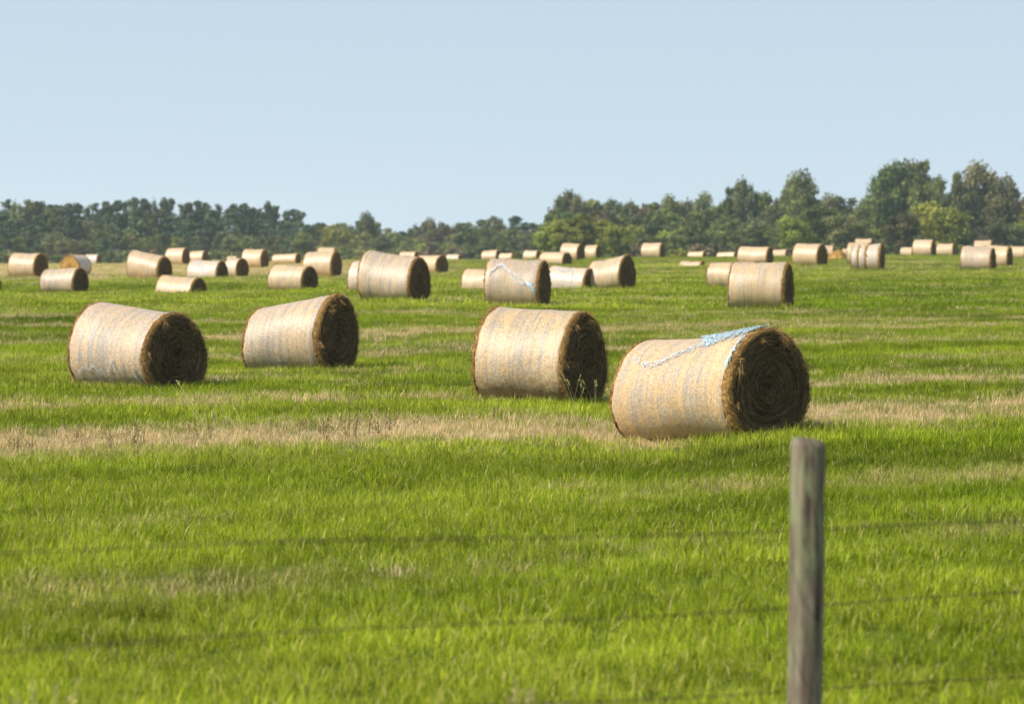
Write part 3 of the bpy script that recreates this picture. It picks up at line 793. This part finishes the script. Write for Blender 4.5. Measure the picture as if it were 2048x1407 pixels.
# ------------------------------------------------------------------ dry weeds and seeding grass stalks
def tube_path(pts, r0, r1, ns=5):
    pts = [Vector(p) for p in pts]; V = []; F = []
    for i, p in enumerate(pts):
        d = (pts[min(i + 1, len(pts) - 1)] - pts[max(i - 1, 0)]).normalized()
        u = d.orthogonal().normalized(); w = d.cross(u); r = r0 + (r1 - r0) * i / (len(pts) - 1)
        for k in range(ns):
            a = 2 * math.pi * k / ns; V.append(p + u * math.cos(a) * r + w * math.sin(a) * r)
    for i in range(len(pts) - 1):
        for k in range(ns):
            F.append((i * ns + k, i * ns + (k + 1) % ns, (i + 1) * ns + (k + 1) % ns, (i + 1) * ns + k))
    return V, F
def weed(px, py, h, n, kind, label, seed, spread=.25, lean=0.0, s=None):
    rnd = random.Random(seed)
    s = s or (py - HZ) / CAM_H
    X, D = (px - 1024) / s, FPX / s
    z = float(ground_z(np.array([X]), np.array([D]))[0])
    V, F, S = [], [], []
    def add(v, f, sh):
        b = len(V); V.extend(v); F.extend([tuple(b + q for q in g) for g in f]); S.extend([sh] * len(v))
    for k in range(n):
        bx, by_ = rnd.uniform(-spread, spread), rnd.uniform(-spread, spread) * .6
        hh = h * rnd.uniform(.55, 1.0); lx = lean + rnd.gauss(0, .28 if py else .09); ly = rnd.gauss(0, .2)
        pts = [(bx + lx * hh * (f ** 1.6), by_ + ly * hh * (f ** 1.6), -.03 + hh * f) for f in (0, .25, .5, .75, 1)]
        w = .0045 if kind == 'weed' else .0028
        v, f = tube_path(pts, w, w * .5, 4); add(v, f, rnd.uniform(.0, .45) if kind == 'weed' else rnd.uniform(.6, 1))
        if kind == 'weed':
            for _ in range(rnd.randint(3, 5)):
                f0 = rnd.uniform(.3, .95); p = Vector(pts[0]).lerp(Vector(pts[-1]), f0)
                q_ = p + Vector((rnd.gauss(0, .5), rnd.gauss(0, .4), rnd.uniform(.3, 1))).normalized() * hh * rnd.uniform(.1, .25)
                v, f = tube_path([p, p.lerp(q_, .5) + Vector((0, 0, -.01)), q_], w * .6, w * .3, 3); add(v, f, rnd.uniform(0, .5))
                for _ in range(1):
                    c = p.lerp(q_, rnd.uniform(.4, 1)); e = Vector((rnd.gauss(0, 1), rnd.gauss(0, 1), rnd.gauss(0, 1))).normalized() * .018
                    g = e.orthogonal().normalized() * .009
                    add([c, c + e + g, c + 2 * e, c + e - g], [(0, 1, 2, 3)], rnd.uniform(.1, .6))
        else:
            p = Vector(pts[-1]); d = (p - Vector(pts[-2])).normalized()
            for m in range(16):
                c = p - d * rnd.uniform(0, hh * .22); e = (d + Vector((rnd.gauss(0, .35), rnd.gauss(0, .35), rnd.gauss(0, .2)))).normalized() * .035
                g = e.orthogonal().normalized() * .006
                add([c, c + e * .5 + g, c + e, c + e * .5 - g], [(0, 1, 2, 3)], rnd.uniform(.6, 1))
    me = mesh('stems', V, F, M_WEED if kind == 'weed' else M_STALK); vattr(me, 'shade', S, 'FLOAT')
    root = empty('dry_weed' if kind == 'weed' else 'grass_stalks', (X, D, z))
    tag(root, label, 'weed' if kind == 'weed' else 'grass', 'dry weeds and stalks standing in the pasture')
    tag(link(bpy.data.objects.new('stems', me), root), kind='stuff')
WD = [
 (15, 905, .40, 10, 'weed', 'sparse dry weed at the left edge of the tan windrow', 1),
 (120, 895, .38, 9, 'weed', 'thin dry weed in the tan windrow left of the bushier ones', 2),
 (248, 905, .45, 16, 'weed', 'bushy brown weed in the tan windrow below the large left bale', 3),
 (345, 895, .35, 6, 'stalk', 'short tan stalks below the dark end of the large left bale', 4),
 (385, 897, .50, 9, 'weed', 'leaning dark stemmed weed in the tan windrow, right of the bushy brown weed', 5),
 (412, 900, 1.05, 9, 'stalk', 'tall seeding grass stalks leaning left before the large left bale', 6),
 (500, 890, .75, 8, 'stalk', 'seeding grass stalks leaning left in the windrow below the narrowing bale', 7),
 (672, 888, .42, 16, 'weed', 'dark brown weed patch in the middle of the tan windrow, left one', 8),
 (742, 878, .48, 14, 'weed', 'dark brown weed patch in the middle of the tan windrow, right one', 9),
 (820, 862, .32, 8, 'weed', 'low brown weed right of the dark weed patches', 10),
 (1150, 806, .62, 6, 'stalk', 'thin golden stalks in front of the dark end of the stained bale', 11),
 (1192, 803, .58, 3, 'stalk', 'pair of pale stalks at the right of the stained bale end', 12),
 (560, 880, .36, 8, 'weed', 'low brown weed below the narrowing bale', 13),
]
for w_ in WD:
    weed(*w_, lean=(-.45 if w_[4] == 'stalk' and w_[0] < 600 else 0), spread=(.1 if w_[4] == 'stalk' else .3))
weed(70, 0, .62, 34, 'stalk', 'blurred tall brown stalks near the fence at lower left', 21, spread=.13, s=400)
weed(1060, 0, .54, 22, 'stalk', 'blurred brown stalks near the fence at bottom centre', 22, spread=.15, s=390)

# ------------------------------------------------------------------ barbed wire fence
def fence():
    sx = lambda x: 526 - 0.0688 * x                       # pixels per metre along the fence
    def P(x, y):
        s = sx(x); return Vector(((x - 1024) / s, FPX / s, CAM_H - (y - HZ) / s))
    s = sx(1615); X, D = (1617 - 1024) / s, FPX / s
    zg = float(ground_z(np.array([X]), np.array([D]))[0])
    root = empty('wire_fence', (X, D, zg)); base = Vector((X, D, zg))
    tag(root, 'barbed wire fence of rusty strands on a weathered grey wooden post in the foreground', 'fence')
    # post
    Ht = CAM_H - (880 - HZ) / s - zg
    rg = np.random.default_rng(4)
    ns, nz = 56, 120; V = []
    for iz in range(nz):
        f = iz / (nz - 1); z = -.4 + (Ht + .4) * f
        for k in range(ns):
            a = 2 * math.pi * k / ns
            r = .081 * (1.03 - .02 * f)
            r *= 1 + .025 * math.sin(2 * a + 1 + z) + .018 * math.sin(3 * a + 2 * z) + .012 * math.sin(7 * a + z * 1.5) + .010 * math.sin(13 * a + z * 3)
            crack = math.exp(-((a - 4.15 - .12 * math.sin(z * 3)) / .06) ** 2) * (.5 + .5 * math.sin(z * 2.1 + 1))
            r -= .014 * max(0, crack)
            r -= .010 * math.exp(-(((a - 0.1 + math.pi) % (2 * math.pi) - math.pi) / .5) ** 2) * math.exp(-((z - (Ht - .27)) / .05) ** 2)   # chipped notch
            r += .006 * math.exp(-((z - (Ht - .62)) / .05) ** 2) * math.exp(-((a - 4.6) / .4) ** 2)          # knot
            top = max(0, (z - (Ht - .028)) / .028); r *= 1 - .10 * top ** 2
            V.append((r * math.cos(a) + (z - Ht) * .012, r * math.sin(a), z + .012 * math.cos(a - 2.6) * max(0, (z - Ht + .15) / .15)))
    F = ring_faces(nz, ns).tolist(); b = len(V)
    for rr in (.80, .55, .3, .1):
        for k in range(ns):
            a = 2 * math.pi * k / ns; V.append((rr * .073 * math.cos(a), rr * .073 * math.sin(a), Ht + .004 + .012 * math.cos(a - 2.6) * rr + .003 * math.sin(k * 2.3 + rr * 9)))
    F += ring_faces(5, ns, b - ns).tolist(); F.append(tuple(len(V) - ns + k for k in range(ns)))
    post = link(bpy.data.objects.new('fence_post', mesh('fence_post', V, F, M_WOOD, True)), root)
    post['label'] = 'weathered grey round wooden post'
    # strands
    for wi, (yl, yr) in enumerate(((1104, 1045), (1303, 1188), (1462, 1360))):
        a_, c_ = P(0, yl), P(2048, yr); d = c_ - a_
        behind = Vector((-.06, .085, 0))
        pa, pb = a_ - d * 1.2, a_ + d * 2.4
        n = 500; pts1, pts2 = [], []
        for k in range(n + 1):
            f = k / n; p = pa.lerp(pb, f) + behind
            p.z += -.02 * math.sin(f * math.pi * 5) ** 2
            ph = f * 420; dn = d.normalized(); u = Vector((0, 0, 1)); w = dn.cross(u)
            o_ = (u * math.cos(ph) + w * math.sin(ph)) * .0015
            pts1.append(p + o_ - base); pts2.append(p - o_ - base)
        V1, F1 = tube_path(pts1, .0018, .0018, 4); V2, F2 = tube_path(pts2, .0018, .0018, 4)
        VV = V1 + V2; FF = F1 + [tuple(q + len(V1) for q in g) for g in F2]
        w_ = link(bpy.data.objects.new('wire', mesh('wire', VV, FF, M_WIRE)), root)
        bv, bf = [], []; L = (pb - pa).length; m = int(L / .125); rnd = random.Random(wi)
        for k in range(m):
            f = (k + .5) / m; p = pa.lerp(pb, f) + behind - base; p.z += -.02 * math.sin(f * math.pi * 5) ** 2
            dn = d.normalized()
            v, fc = tube_path([p + dn * (j - 4) * .0022 + Vector((0, math.cos(j * 1.6), math.sin(j * 1.6))) * .0052 for j in range(9)], .0017, .0017, 3)
            bf += [tuple(q + len(bv) for q in g) for g in fc]; bv += v
            for _ in range(2):
                e = Vector((rnd.gauss(0, .4), rnd.gauss(0, 1), rnd.gauss(0, 1))).normalized() * .017
                v, fc = tube_path([p - e, p + e], .0015, .0008, 3); bf += [tuple(q + len(bv) for q in g) for g in fc]; bv += v
        tag(link(bpy.data.objects.new('barbs', mesh('barbs', bv, bf, M_WIRE)), w_), kind='stuff')
        # staple where the strand meets the post
        t_ = (P(1615, 0).x - a_.x) / d.x; c = a_ + d * t_ + behind - base
        v, fc = tube_path([c + Vector((0, -.015, .012)), c + Vector((0, .006, .012)), c + Vector((0, .009, 0)), c + Vector((0, .006, -.012)), c + Vector((0, -.015, -.012))], .002, .002, 4)
        link(bpy.data.objects.new('staple', mesh('staple', v, fc, M_STEEL)), root)
fence()

# ------------------------------------------------------------------ trees
def crown_mesh(kind, seed, leafmat):
    rg = np.random.default_rng(seed); Pn, Nn = [], []
    lobes = []
    if kind == 'pine':         # unit height 1, crown .18..1
        for zc in np.sort(rg.uniform(.10, .95, 22)):
            f = max(0, (zc - .12) / .85)
            w = .175 * (1 - f ** 4.5) * (.8 + .2 * math.sin(f * 9 + seed)) + .03
            w *= rg.uniform(.6, 1.2)
            for k in range(int(3 + 3 * (1 - f))):
                a = rg.uniform(0, 6.283); r = w * rg.uniform(.35, 1.0)
                lobes.append((r * math.cos(a), r * math.sin(a), zc + rg.normal(0, .02), rg.uniform(.035, .085) * (1.25 - .5 * f), .75))
    elif kind == 'broad':
        for k in range(34):
            d = rg.normal(0, 1, 3); d /= np.linalg.norm(d); r = rg.uniform(.55, 1.0)
            p = np.array([d[0] * .27, d[1] * .27, d[2] * .34]) * r
            lobes.append((p[0], p[1], .60 + p[2], rg.uniform(.055, .13), .85))
        for k in range(8):
            a = rg.uniform(0, 6.283); lobes.append((.2 * math.cos(a), .2 * math.sin(a), rg.uniform(.18, .34), rg.uniform(.06, .09), .8))
    elif kind == 'tall':
        for zc in np.sort(rg.uniform(.2, .92, 15)):
            w = .16 * math.sin(math.pi * min(1, (zc - .12) / .95)) ** .6 * rg.uniform(.7, 1.15)
            for k in range(3):
                a = rg.uniform(0, 6.283); r = w * rg.uniform(.3, 1)
                lobes.append((r * math.cos(a), r * math.sin(a), zc, rg.uniform(.05, .085), .9))
    elif kind == 'shrub':
        for k in range(26):
            a = rg.uniform(0, 6.283); r = rg.uniform(0, .55) ; z = rg.uniform(.05, .82) * (1 - (r / .75) ** 2)
            lobes.append((r * math.cos(a), r * math.sin(a), z, rg.uniform(.12, .2), .9))
    tot = 4600 if kind != 'shrub' else 1500
    wts = np.array([l[3] ** 2 for l in lobes]); cnt = np.maximum(20, (wts / wts.sum() * tot)).astype(int)
    SH = []
    for (x, y, z, r, fl), c in zip(lobes, cnt):
        d = rg.normal(0, 1, (c, 3)); d /= np.linalg.norm(d, axis=1)[:, None]
        rr = r * np.abs(np.clip(rg.normal(.80, .27, (c, 1)), 0, 1.3))
        Pn.append(np.array([x, y, z]) + d * rr * [1, 1, fl]); Nn.append(d + rg.normal(0, .55, (c, 3)))
        SH.append(np.clip(rg.uniform(.1, .9) + rg.normal(0, .18, c), 0, 1))
    P = np.concatenate(Pn); N = np.concatenate(Nn); N /= np.linalg.norm(N, axis=1)[:, None]; SH = np.concatenate(SH)
    u = np.cross(N, rg.normal(0, 1, N.shape)); u /= np.linalg.norm(u, axis=1)[:, None]; v = np.cross(N, u)
    sz = (rg.uniform(.014, .030, (len(P), 1))) * (1.0 if kind != 'shrub' else 2.6)
    k2 = rg.uniform(.5, 1, (len(P), 1))
    V = np.stack([P - u * sz, P + v * sz * k2, P + u * sz, P - v * sz * k2], 1).reshape(-1, 3)
    F = np.arange(len(V)).reshape(-1, 4)
    me = fast_mesh('crown', V, F, leafmat); vattr(me, 'shade', np.repeat(SH, 4), 'FLOAT')
    return me
def trunk_mesh(kind, seed):
    rnd = random.Random(seed); V, F = [], []
    def add(v, f):
        b = len(V); V.extend(v); F.extend([tuple(b + q for q in g) for g in f])
    if kind == 'shrub':
        for k in range(5):
            a = k * 1.26; add(*tube_path([(0, 0, -.03), (.12 * math.cos(a), .12 * math.sin(a), .25), (.3 * math.cos(a), .3 * math.sin(a), .55)], .02, .006, 4))
    else:
        top = .93 if kind == 'pine' else .75
        add(*tube_path([(0, 0, -.03), (rnd.gauss(0, .006), 0, top * .4), (rnd.gauss(0, .01), rnd.gauss(0, .01), top * .75), (0, 0, top)], .017, .004, 7))
        for k in range(9):
            z = rnd.uniform(.28, .8) * top / .93; a = rnd.uniform(0, 6.283); l = rnd.uniform(.08, .2) * (.7 if kind == 'pine' else 1.1)
            add(*tube_path([(0, 0, z), (l * .5 * math.cos(a), l * .5 * math.sin(a), z + (.02 if kind == 'pine' else .07)), (l * math.cos(a), l * math.sin(a), z + (.03 if kind == 'pine' else .15))], .006, .002, 4))
    return mesh('trunk', V, F, M_BARK)
CROWNS, TR = {}, {}
for kd in ('pine', 'broad', 'tall', 'shrub'):
    TR[kd] = [trunk_mesh(kd, 60 + k) for k in range(2)]
    for leaf in ({'pine': ['pine'], 'broad': ['green', 'bright', 'olive', 'russet'], 'tall': ['green', 'olive', 'russet', 'pine'], 'shrub': ['green', 'bright', 'olive', 'russet']}[kd]):
        CROWNS[kd, leaf] = [crown_mesh(kd, 300 + 17 * k + len(leaf), LEAF[leaf]) for k in range(5 if kd == 'pine' else (3 if kd == 'broad' else 2))]
ONES = ['', 'first', 'second', 'third', 'fourth', 'fifth', 'sixth', 'seventh', 'eighth', 'ninth', 'tenth', 'eleventh', 'twelfth', 'thirteenth', 'fourteenth', 'fifteenth', 'sixteenth', 'seventeenth', 'eighteenth', 'nineteenth']
TENS = {2: ('twentieth', 'twenty'), 3: ('thirtieth', 'thirty'), 4: ('fortieth', 'forty'), 5: ('fiftieth', 'fifty'), 6: ('sixtieth', 'sixty'), 7: ('seventieth', 'seventy'), 8: ('eightieth', 'eighty')}
def ordn(n):
    if n < 20: return ONES[n]
    t, o = divmod(n, 10); return TENS[t][0] if o == 0 else TENS[t][1] + '-' + ONES[o]
def tree(px, ytop, s, kind, leaf, wpx, label, rnd, group):
    D = FPX / s; X = (px - 1024) / s
    z = float(ground_z(np.array([X]), np.array([D]))[0])
    h = (CAM_H - (ytop - HZ) / s - z) * (1.05 if kind != 'shrub' else 1)
    nat = {'pine': .42, 'broad': .72, 'tall': .46, 'shrub': 1.35}[kind]
    w = min((wpx / s) / nat, h * (1.35 if kind != 'shrub' else 2.5))
    nm = {'pine': 'pine_tree', 'broad': 'broadleaf_tree', 'tall': 'slender_tree', 'shrub': 'shrub'}[kind]
    o = empty(nm, (X, D, z), rnd.uniform(0, 6.28)); o.scale = (w, w, h)
    tag(o, label, 'shrub' if kind == 'shrub' else 'tree', group)
    link(bpy.data.objects.new('crown', rnd.choice(CROWNS[kind, leaf])), o)
    link(bpy.data.objects.new('trunk', rnd.choice(TR[kind])), o)
SKY = np.array([(-260, 405), (-120, 402), (0, 402), (30, 400), (60, 405), (150, 408), (180, 410), (210, 405), (250, 398), (300, 398), (350, 402), (400, 405), (430, 400), (470, 412), (510, 412), (545, 405), (580, 415), (608, 425), (628, 452), (650, 446), (700, 446), (735, 432), (760, 442), (780, 458), (795, 464), (815, 452), (850, 447), (880, 440), (920, 445), (960, 441), (1000, 431), (1040, 439), (1080, 442), (1092, 425), (1112, 400), (1135, 386), (1160, 396), (1200, 398), (1250, 401), (1300, 406), (1350, 396), (1400, 399), (1440, 397), (1452, 372), (1488, 358), (1506, 378), (1540, 379), (1570, 361), (1600, 355), (1630, 370), (1655, 396), (1690, 397), (1712, 386), (1740, 355), (1762, 332), (1800, 316), (1840, 319), (1870, 350), (1890, 358), (1912, 346), (1950, 338), (1990, 345), (2020, 362), (2048, 380), (2120, 372), (2200, 380), (2320, 376)], float)
def skyl(x): return float(np.interp(x, SKY[:, 0], SKY[:, 1]))
rnd = random.Random(12)
G = 'trees of the woods closing the field'
WOOD = lambda x: 'left' if x < 630 else ('middle' if x < 1085 else 'right')
COLN = {'pine': 'dark green', 'green': 'mid green', 'bright': 'yellow green', 'olive': 'olive', 'russet': 'russet brown'}
# named trees, picked out one by one
NAMED = [
 (1135, 386, 9.5, 'broad', 'green', 62, 'dark green tree with an open crown at the left top of the right wood'),
 (1165, 428, 12.5, 'broad', 'bright', 175, 'big bright yellow green tree at the left foot of the right wood'),
 (1128, 440, 12.6, 'broad', 'bright', 110, 'yellow green tree leaning on the left of the big bright one'),
 (1238, 452, 12.7, 'broad', 'bright', 90, 'low yellow green tree ending the bright group on its right'),
 (1590, 432, 12.5, 'broad', 'bright', 100, 'yellow green tree low before the domed dark tree'),
 (1905, 424, 12.5, 'broad', 'bright', 100, 'pale green tree low before the wide brown domed tree'),
 (1095, 452, 12.4, 'broad', 'bright', 90, 'lower yellow green tree at the very left corner of the right wood'),
 (1205, 440, 12.3, 'broad', 'bright', 90, 'yellow green tree at the right side of the big bright one'),
 (670, 452, 9.0, 'broad', 'bright', 75, 'yellow green tree right beside the end of the pine wood'),
 (735, 431, 8.6, 'broad', 'green', 50, 'dark round headed tree standing up from the middle wood'),
 (1458, 372, 10, 'tall', 'green', 24, 'narrow dark tree left of the upright olive one on the right skyline'),
 (1487, 357, 10, 'broad', 'olive', 66, 'upright olive tree standing above the right skyline'),
 (1512, 386, 10, 'tall', 'green', 20, 'small pointed tree between the upright olive one and the domed skyline tree'),
 (1540, 377, 10, 'broad', 'green', 52, 'low rounded skyline tree left of the domed skyline tree'),
 (1600, 354, 10, 'broad', 'green', 92, 'domed dark tree rising alone from the middle of the right wood'),
 (1585, 366, 10.1, 'broad', 'green', 60, 'left shoulder tree beside the domed dark tree'),
 (1805, 314, 10.6, 'broad', 'green', 120, 'tallest tree of all, with two tops, right of the domed one'),
 (1765, 338, 10.7, 'broad', 'green', 80, 'left flank tree below the tallest tree'),
 (1843, 318, 10.8, 'tall', 'green', 46, 'right hand top growing beside the tallest tree'),
 (1855, 345, 11, 'broad', 'green', 90, 'lighter tree leaning on the right of the tallest tree'),
 (1912, 346, 10.2, 'tall', 'green', 34, 'small upright tree left of the wide brown domed tree'),
 (1962, 338, 10.4, 'broad', 'olive', 125, 'wide olive brown domed tree near the right edge'),
 (2005, 352, 10.5, 'broad', 'olive', 80, 'olive tree on the right flank of the wide brown domed tree'),
 (1930, 352, 10.6, 'broad', 'olive', 70, 'olive tree on the left flank of the wide brown domed tree'),
 (58, 404, 9.3, 'broad', 'bright', 42, 'yellowish tree among the pines near the left edge, on the skyline'),
 (98, 420, 9.5, 'broad', 'bright', 34, 'second, smaller yellowish tree among the left pines'),
 (848, 445, 8.2, 'tall', 'russet', 20, 'small reddish tree on the skyline of the middle wood, left one'),
 (866, 447, 8.2, 'tall', 'russet', 18, 'small reddish tree on the skyline of the middle wood, right one'),
 (1120, 400, 9.6, 'tall', 'green', 34, 'narrow tree tight against the left of the open crowned dark tree'),
 (1630, 408, 12.2, 'broad', 'green', 130, 'broad mid green tree bulging before the domed tree of the right wood'),
 (1690, 425, 12.4, 'broad', 'olive', 110, 'broad olive tree bulging right of the mid green bulging one'),
 (1870, 405, 12.3, 'broad', 'bright', 120, 'pale yellow green tree low in front of the tallest tree'),
 (1800, 425, 12.6, 'broad', 'olive', 100, 'olive tree low in front, left of the pale yellow green one'),
 (1358, 492, 14.2, 'shrub', 'bright', 52, 'little round yellow green bush on the crest right of the lone crest bale'),
]
for px, yt, s, kd, lf, w, lb in NAMED: tree(px, yt, s, kd, lf, w, lb, rnd, G)
def row(name, desc, x0, x1, step, s_fn, y_fn, pick, wfac):
    x = x0; k = {}
    while x < x1:
        kd, lf = pick(x, rnd); s = s_fn(x) * rnd.uniform(.985, 1.015); wd = WOOD(x)
        y = y_fn(x)
        w = step(x) * wfac * rnd.uniform(.9, 1.35) * (1.0 if kd != 'pine' else 1.12)
        kk = (wd,)
        k[kk] = k.get(kk, 0) + 1
        tree(x, y, s, kd, lf, w, '%s %s, %s from the left in the %s of the %s wood' % (COLN[lf], {'pine': 'pine', 'broad': 'leafy tree', 'tall': 'slender tree', 'shrub': 'bush'}[kd], ordn(k[kk]), desc, wd), rnd, G)
        x += step(x) * rnd.uniform(.7, 1.2)
def pick_back(x, r):
    if x < 628: return ('pine', 'pine') if r.random() < .88 else ('broad', 'green')
    if x < 1085: return r.choice([('tall', 'pine'), ('broad', 'green'), ('tall', 'green'), ('broad', 'olive'), ('tall', 'olive'), ('pine', 'pine'), ('broad', 'green')])
    return r.choice([('broad', 'green'), ('broad', 'green'), ('broad', 'olive'), ('broad', 'olive'), ('broad', 'olive'), ('tall', 'green'), ('broad', 'russet')])
def pick_mid(x, r):
    if x < 628: return ('pine', 'pine') if r.random() < .75 else r.choice([('broad', 'green'), ('broad', 'olive')])
    return r.choice([('broad', 'green'), ('broad', 'olive'), ('broad', 'green'), ('broad', 'green'), ('broad', 'russet') if x < 1300 else ('broad', 'bright')])
def pick_front(x, r):
    if x < 628: return r.choice([('pine', 'pine'), ('broad', 'green'), ('pine', 'pine'), ('broad', 'olive')])
    return r.choice([('broad', 'green'), ('broad', 'olive'), ('broad', 'green'), ('broad', 'bright'), ('broad', 'bright')])
base_y = lambda x: float(crest(np.array([x]))[0])
sback = lambda x: 9.0 if x < 630 else (8.3 if x < 1085 else 9.8)
NSKY = [n for n in NAMED if n[1] < 400 or n[0] < 900]
row('back', 'skyline row', -250, 2300, lambda x: 19 if x < 628 else (23 if x < 1085 else 32), lambda x: sback(x) * .99,
    lambda x: max(skyl(x - 8), skyl(x + 8)) + rnd.uniform(-3, 4) * (1 if x < 628 else 1.6) + (22 if x > 1440 and skyl(x) < 385 else 0), pick_back, 1.95)
row('mid', 'second row', -240, 2300, lambda x: 32 if x < 628 else (32 if x < 1085 else 44), lambda x: sback(x) * 1.05,
    lambda x: (max(skyl(x - 20), skyl(x + 20), 396) + (base_y(x) - skyl(x)) * rnd.uniform(.14, .30)), pick_mid, 1.8)
row('front', 'front row', -240, 2300, lambda x: 29 if x < 628 else (30 if x < 1085 else 40), lambda x: sback(x) * 1.11,
    lambda x: base_y(x) - (base_y(x) - max(skyl(x), 396)) * rnd.uniform(.42, .62), pick_front, 1.7)
row('low', 'low fringe', -240, 2300, lambda x: 40, lambda x: sback(x) * 1.16,
    lambda x: base_y(x) - rnd.uniform(22, 42), lambda x, r: ('shrub', r.choice(['green', 'olive', 'green', 'russet', 'green'])), 1.6)

# ------------------------------------------------------------------ haze
def haze():
    x0, x1, y0, y1, z0, z1 = -1480, 1480, -75, 3750, -9.5, 26
    zmin = min(v.co.z for v in bpy.data.meshes['pasture'].vertices) - 1
    V = [(x, y, z) for x in (x0, x1) for y in (y0, y1) for z in (zmin, z1)]
    F = [(0, 1, 3, 2), (4, 6, 7, 5), (0, 4, 5, 1), (2, 3, 7, 6), (0, 2, 6, 4), (1, 5, 7, 3)]
    t = NT('haze_air'); pv = t.n('ShaderNodeVolumePrincipled')
    pv.inputs['Color'].default_value = (0.72, 0.86, 1.0, 1); pv.inputs['Density'].default_value = 0.00010
    pv.inputs['Anisotropy'].default_value = 0.1
    t.l(pv.outputs[0], t.out.inputs['Volume'])
    o = link(bpy.data.objects.new('haze', mesh('haze', V, F, t.m))); tag(o, kind='stuff')
haze()
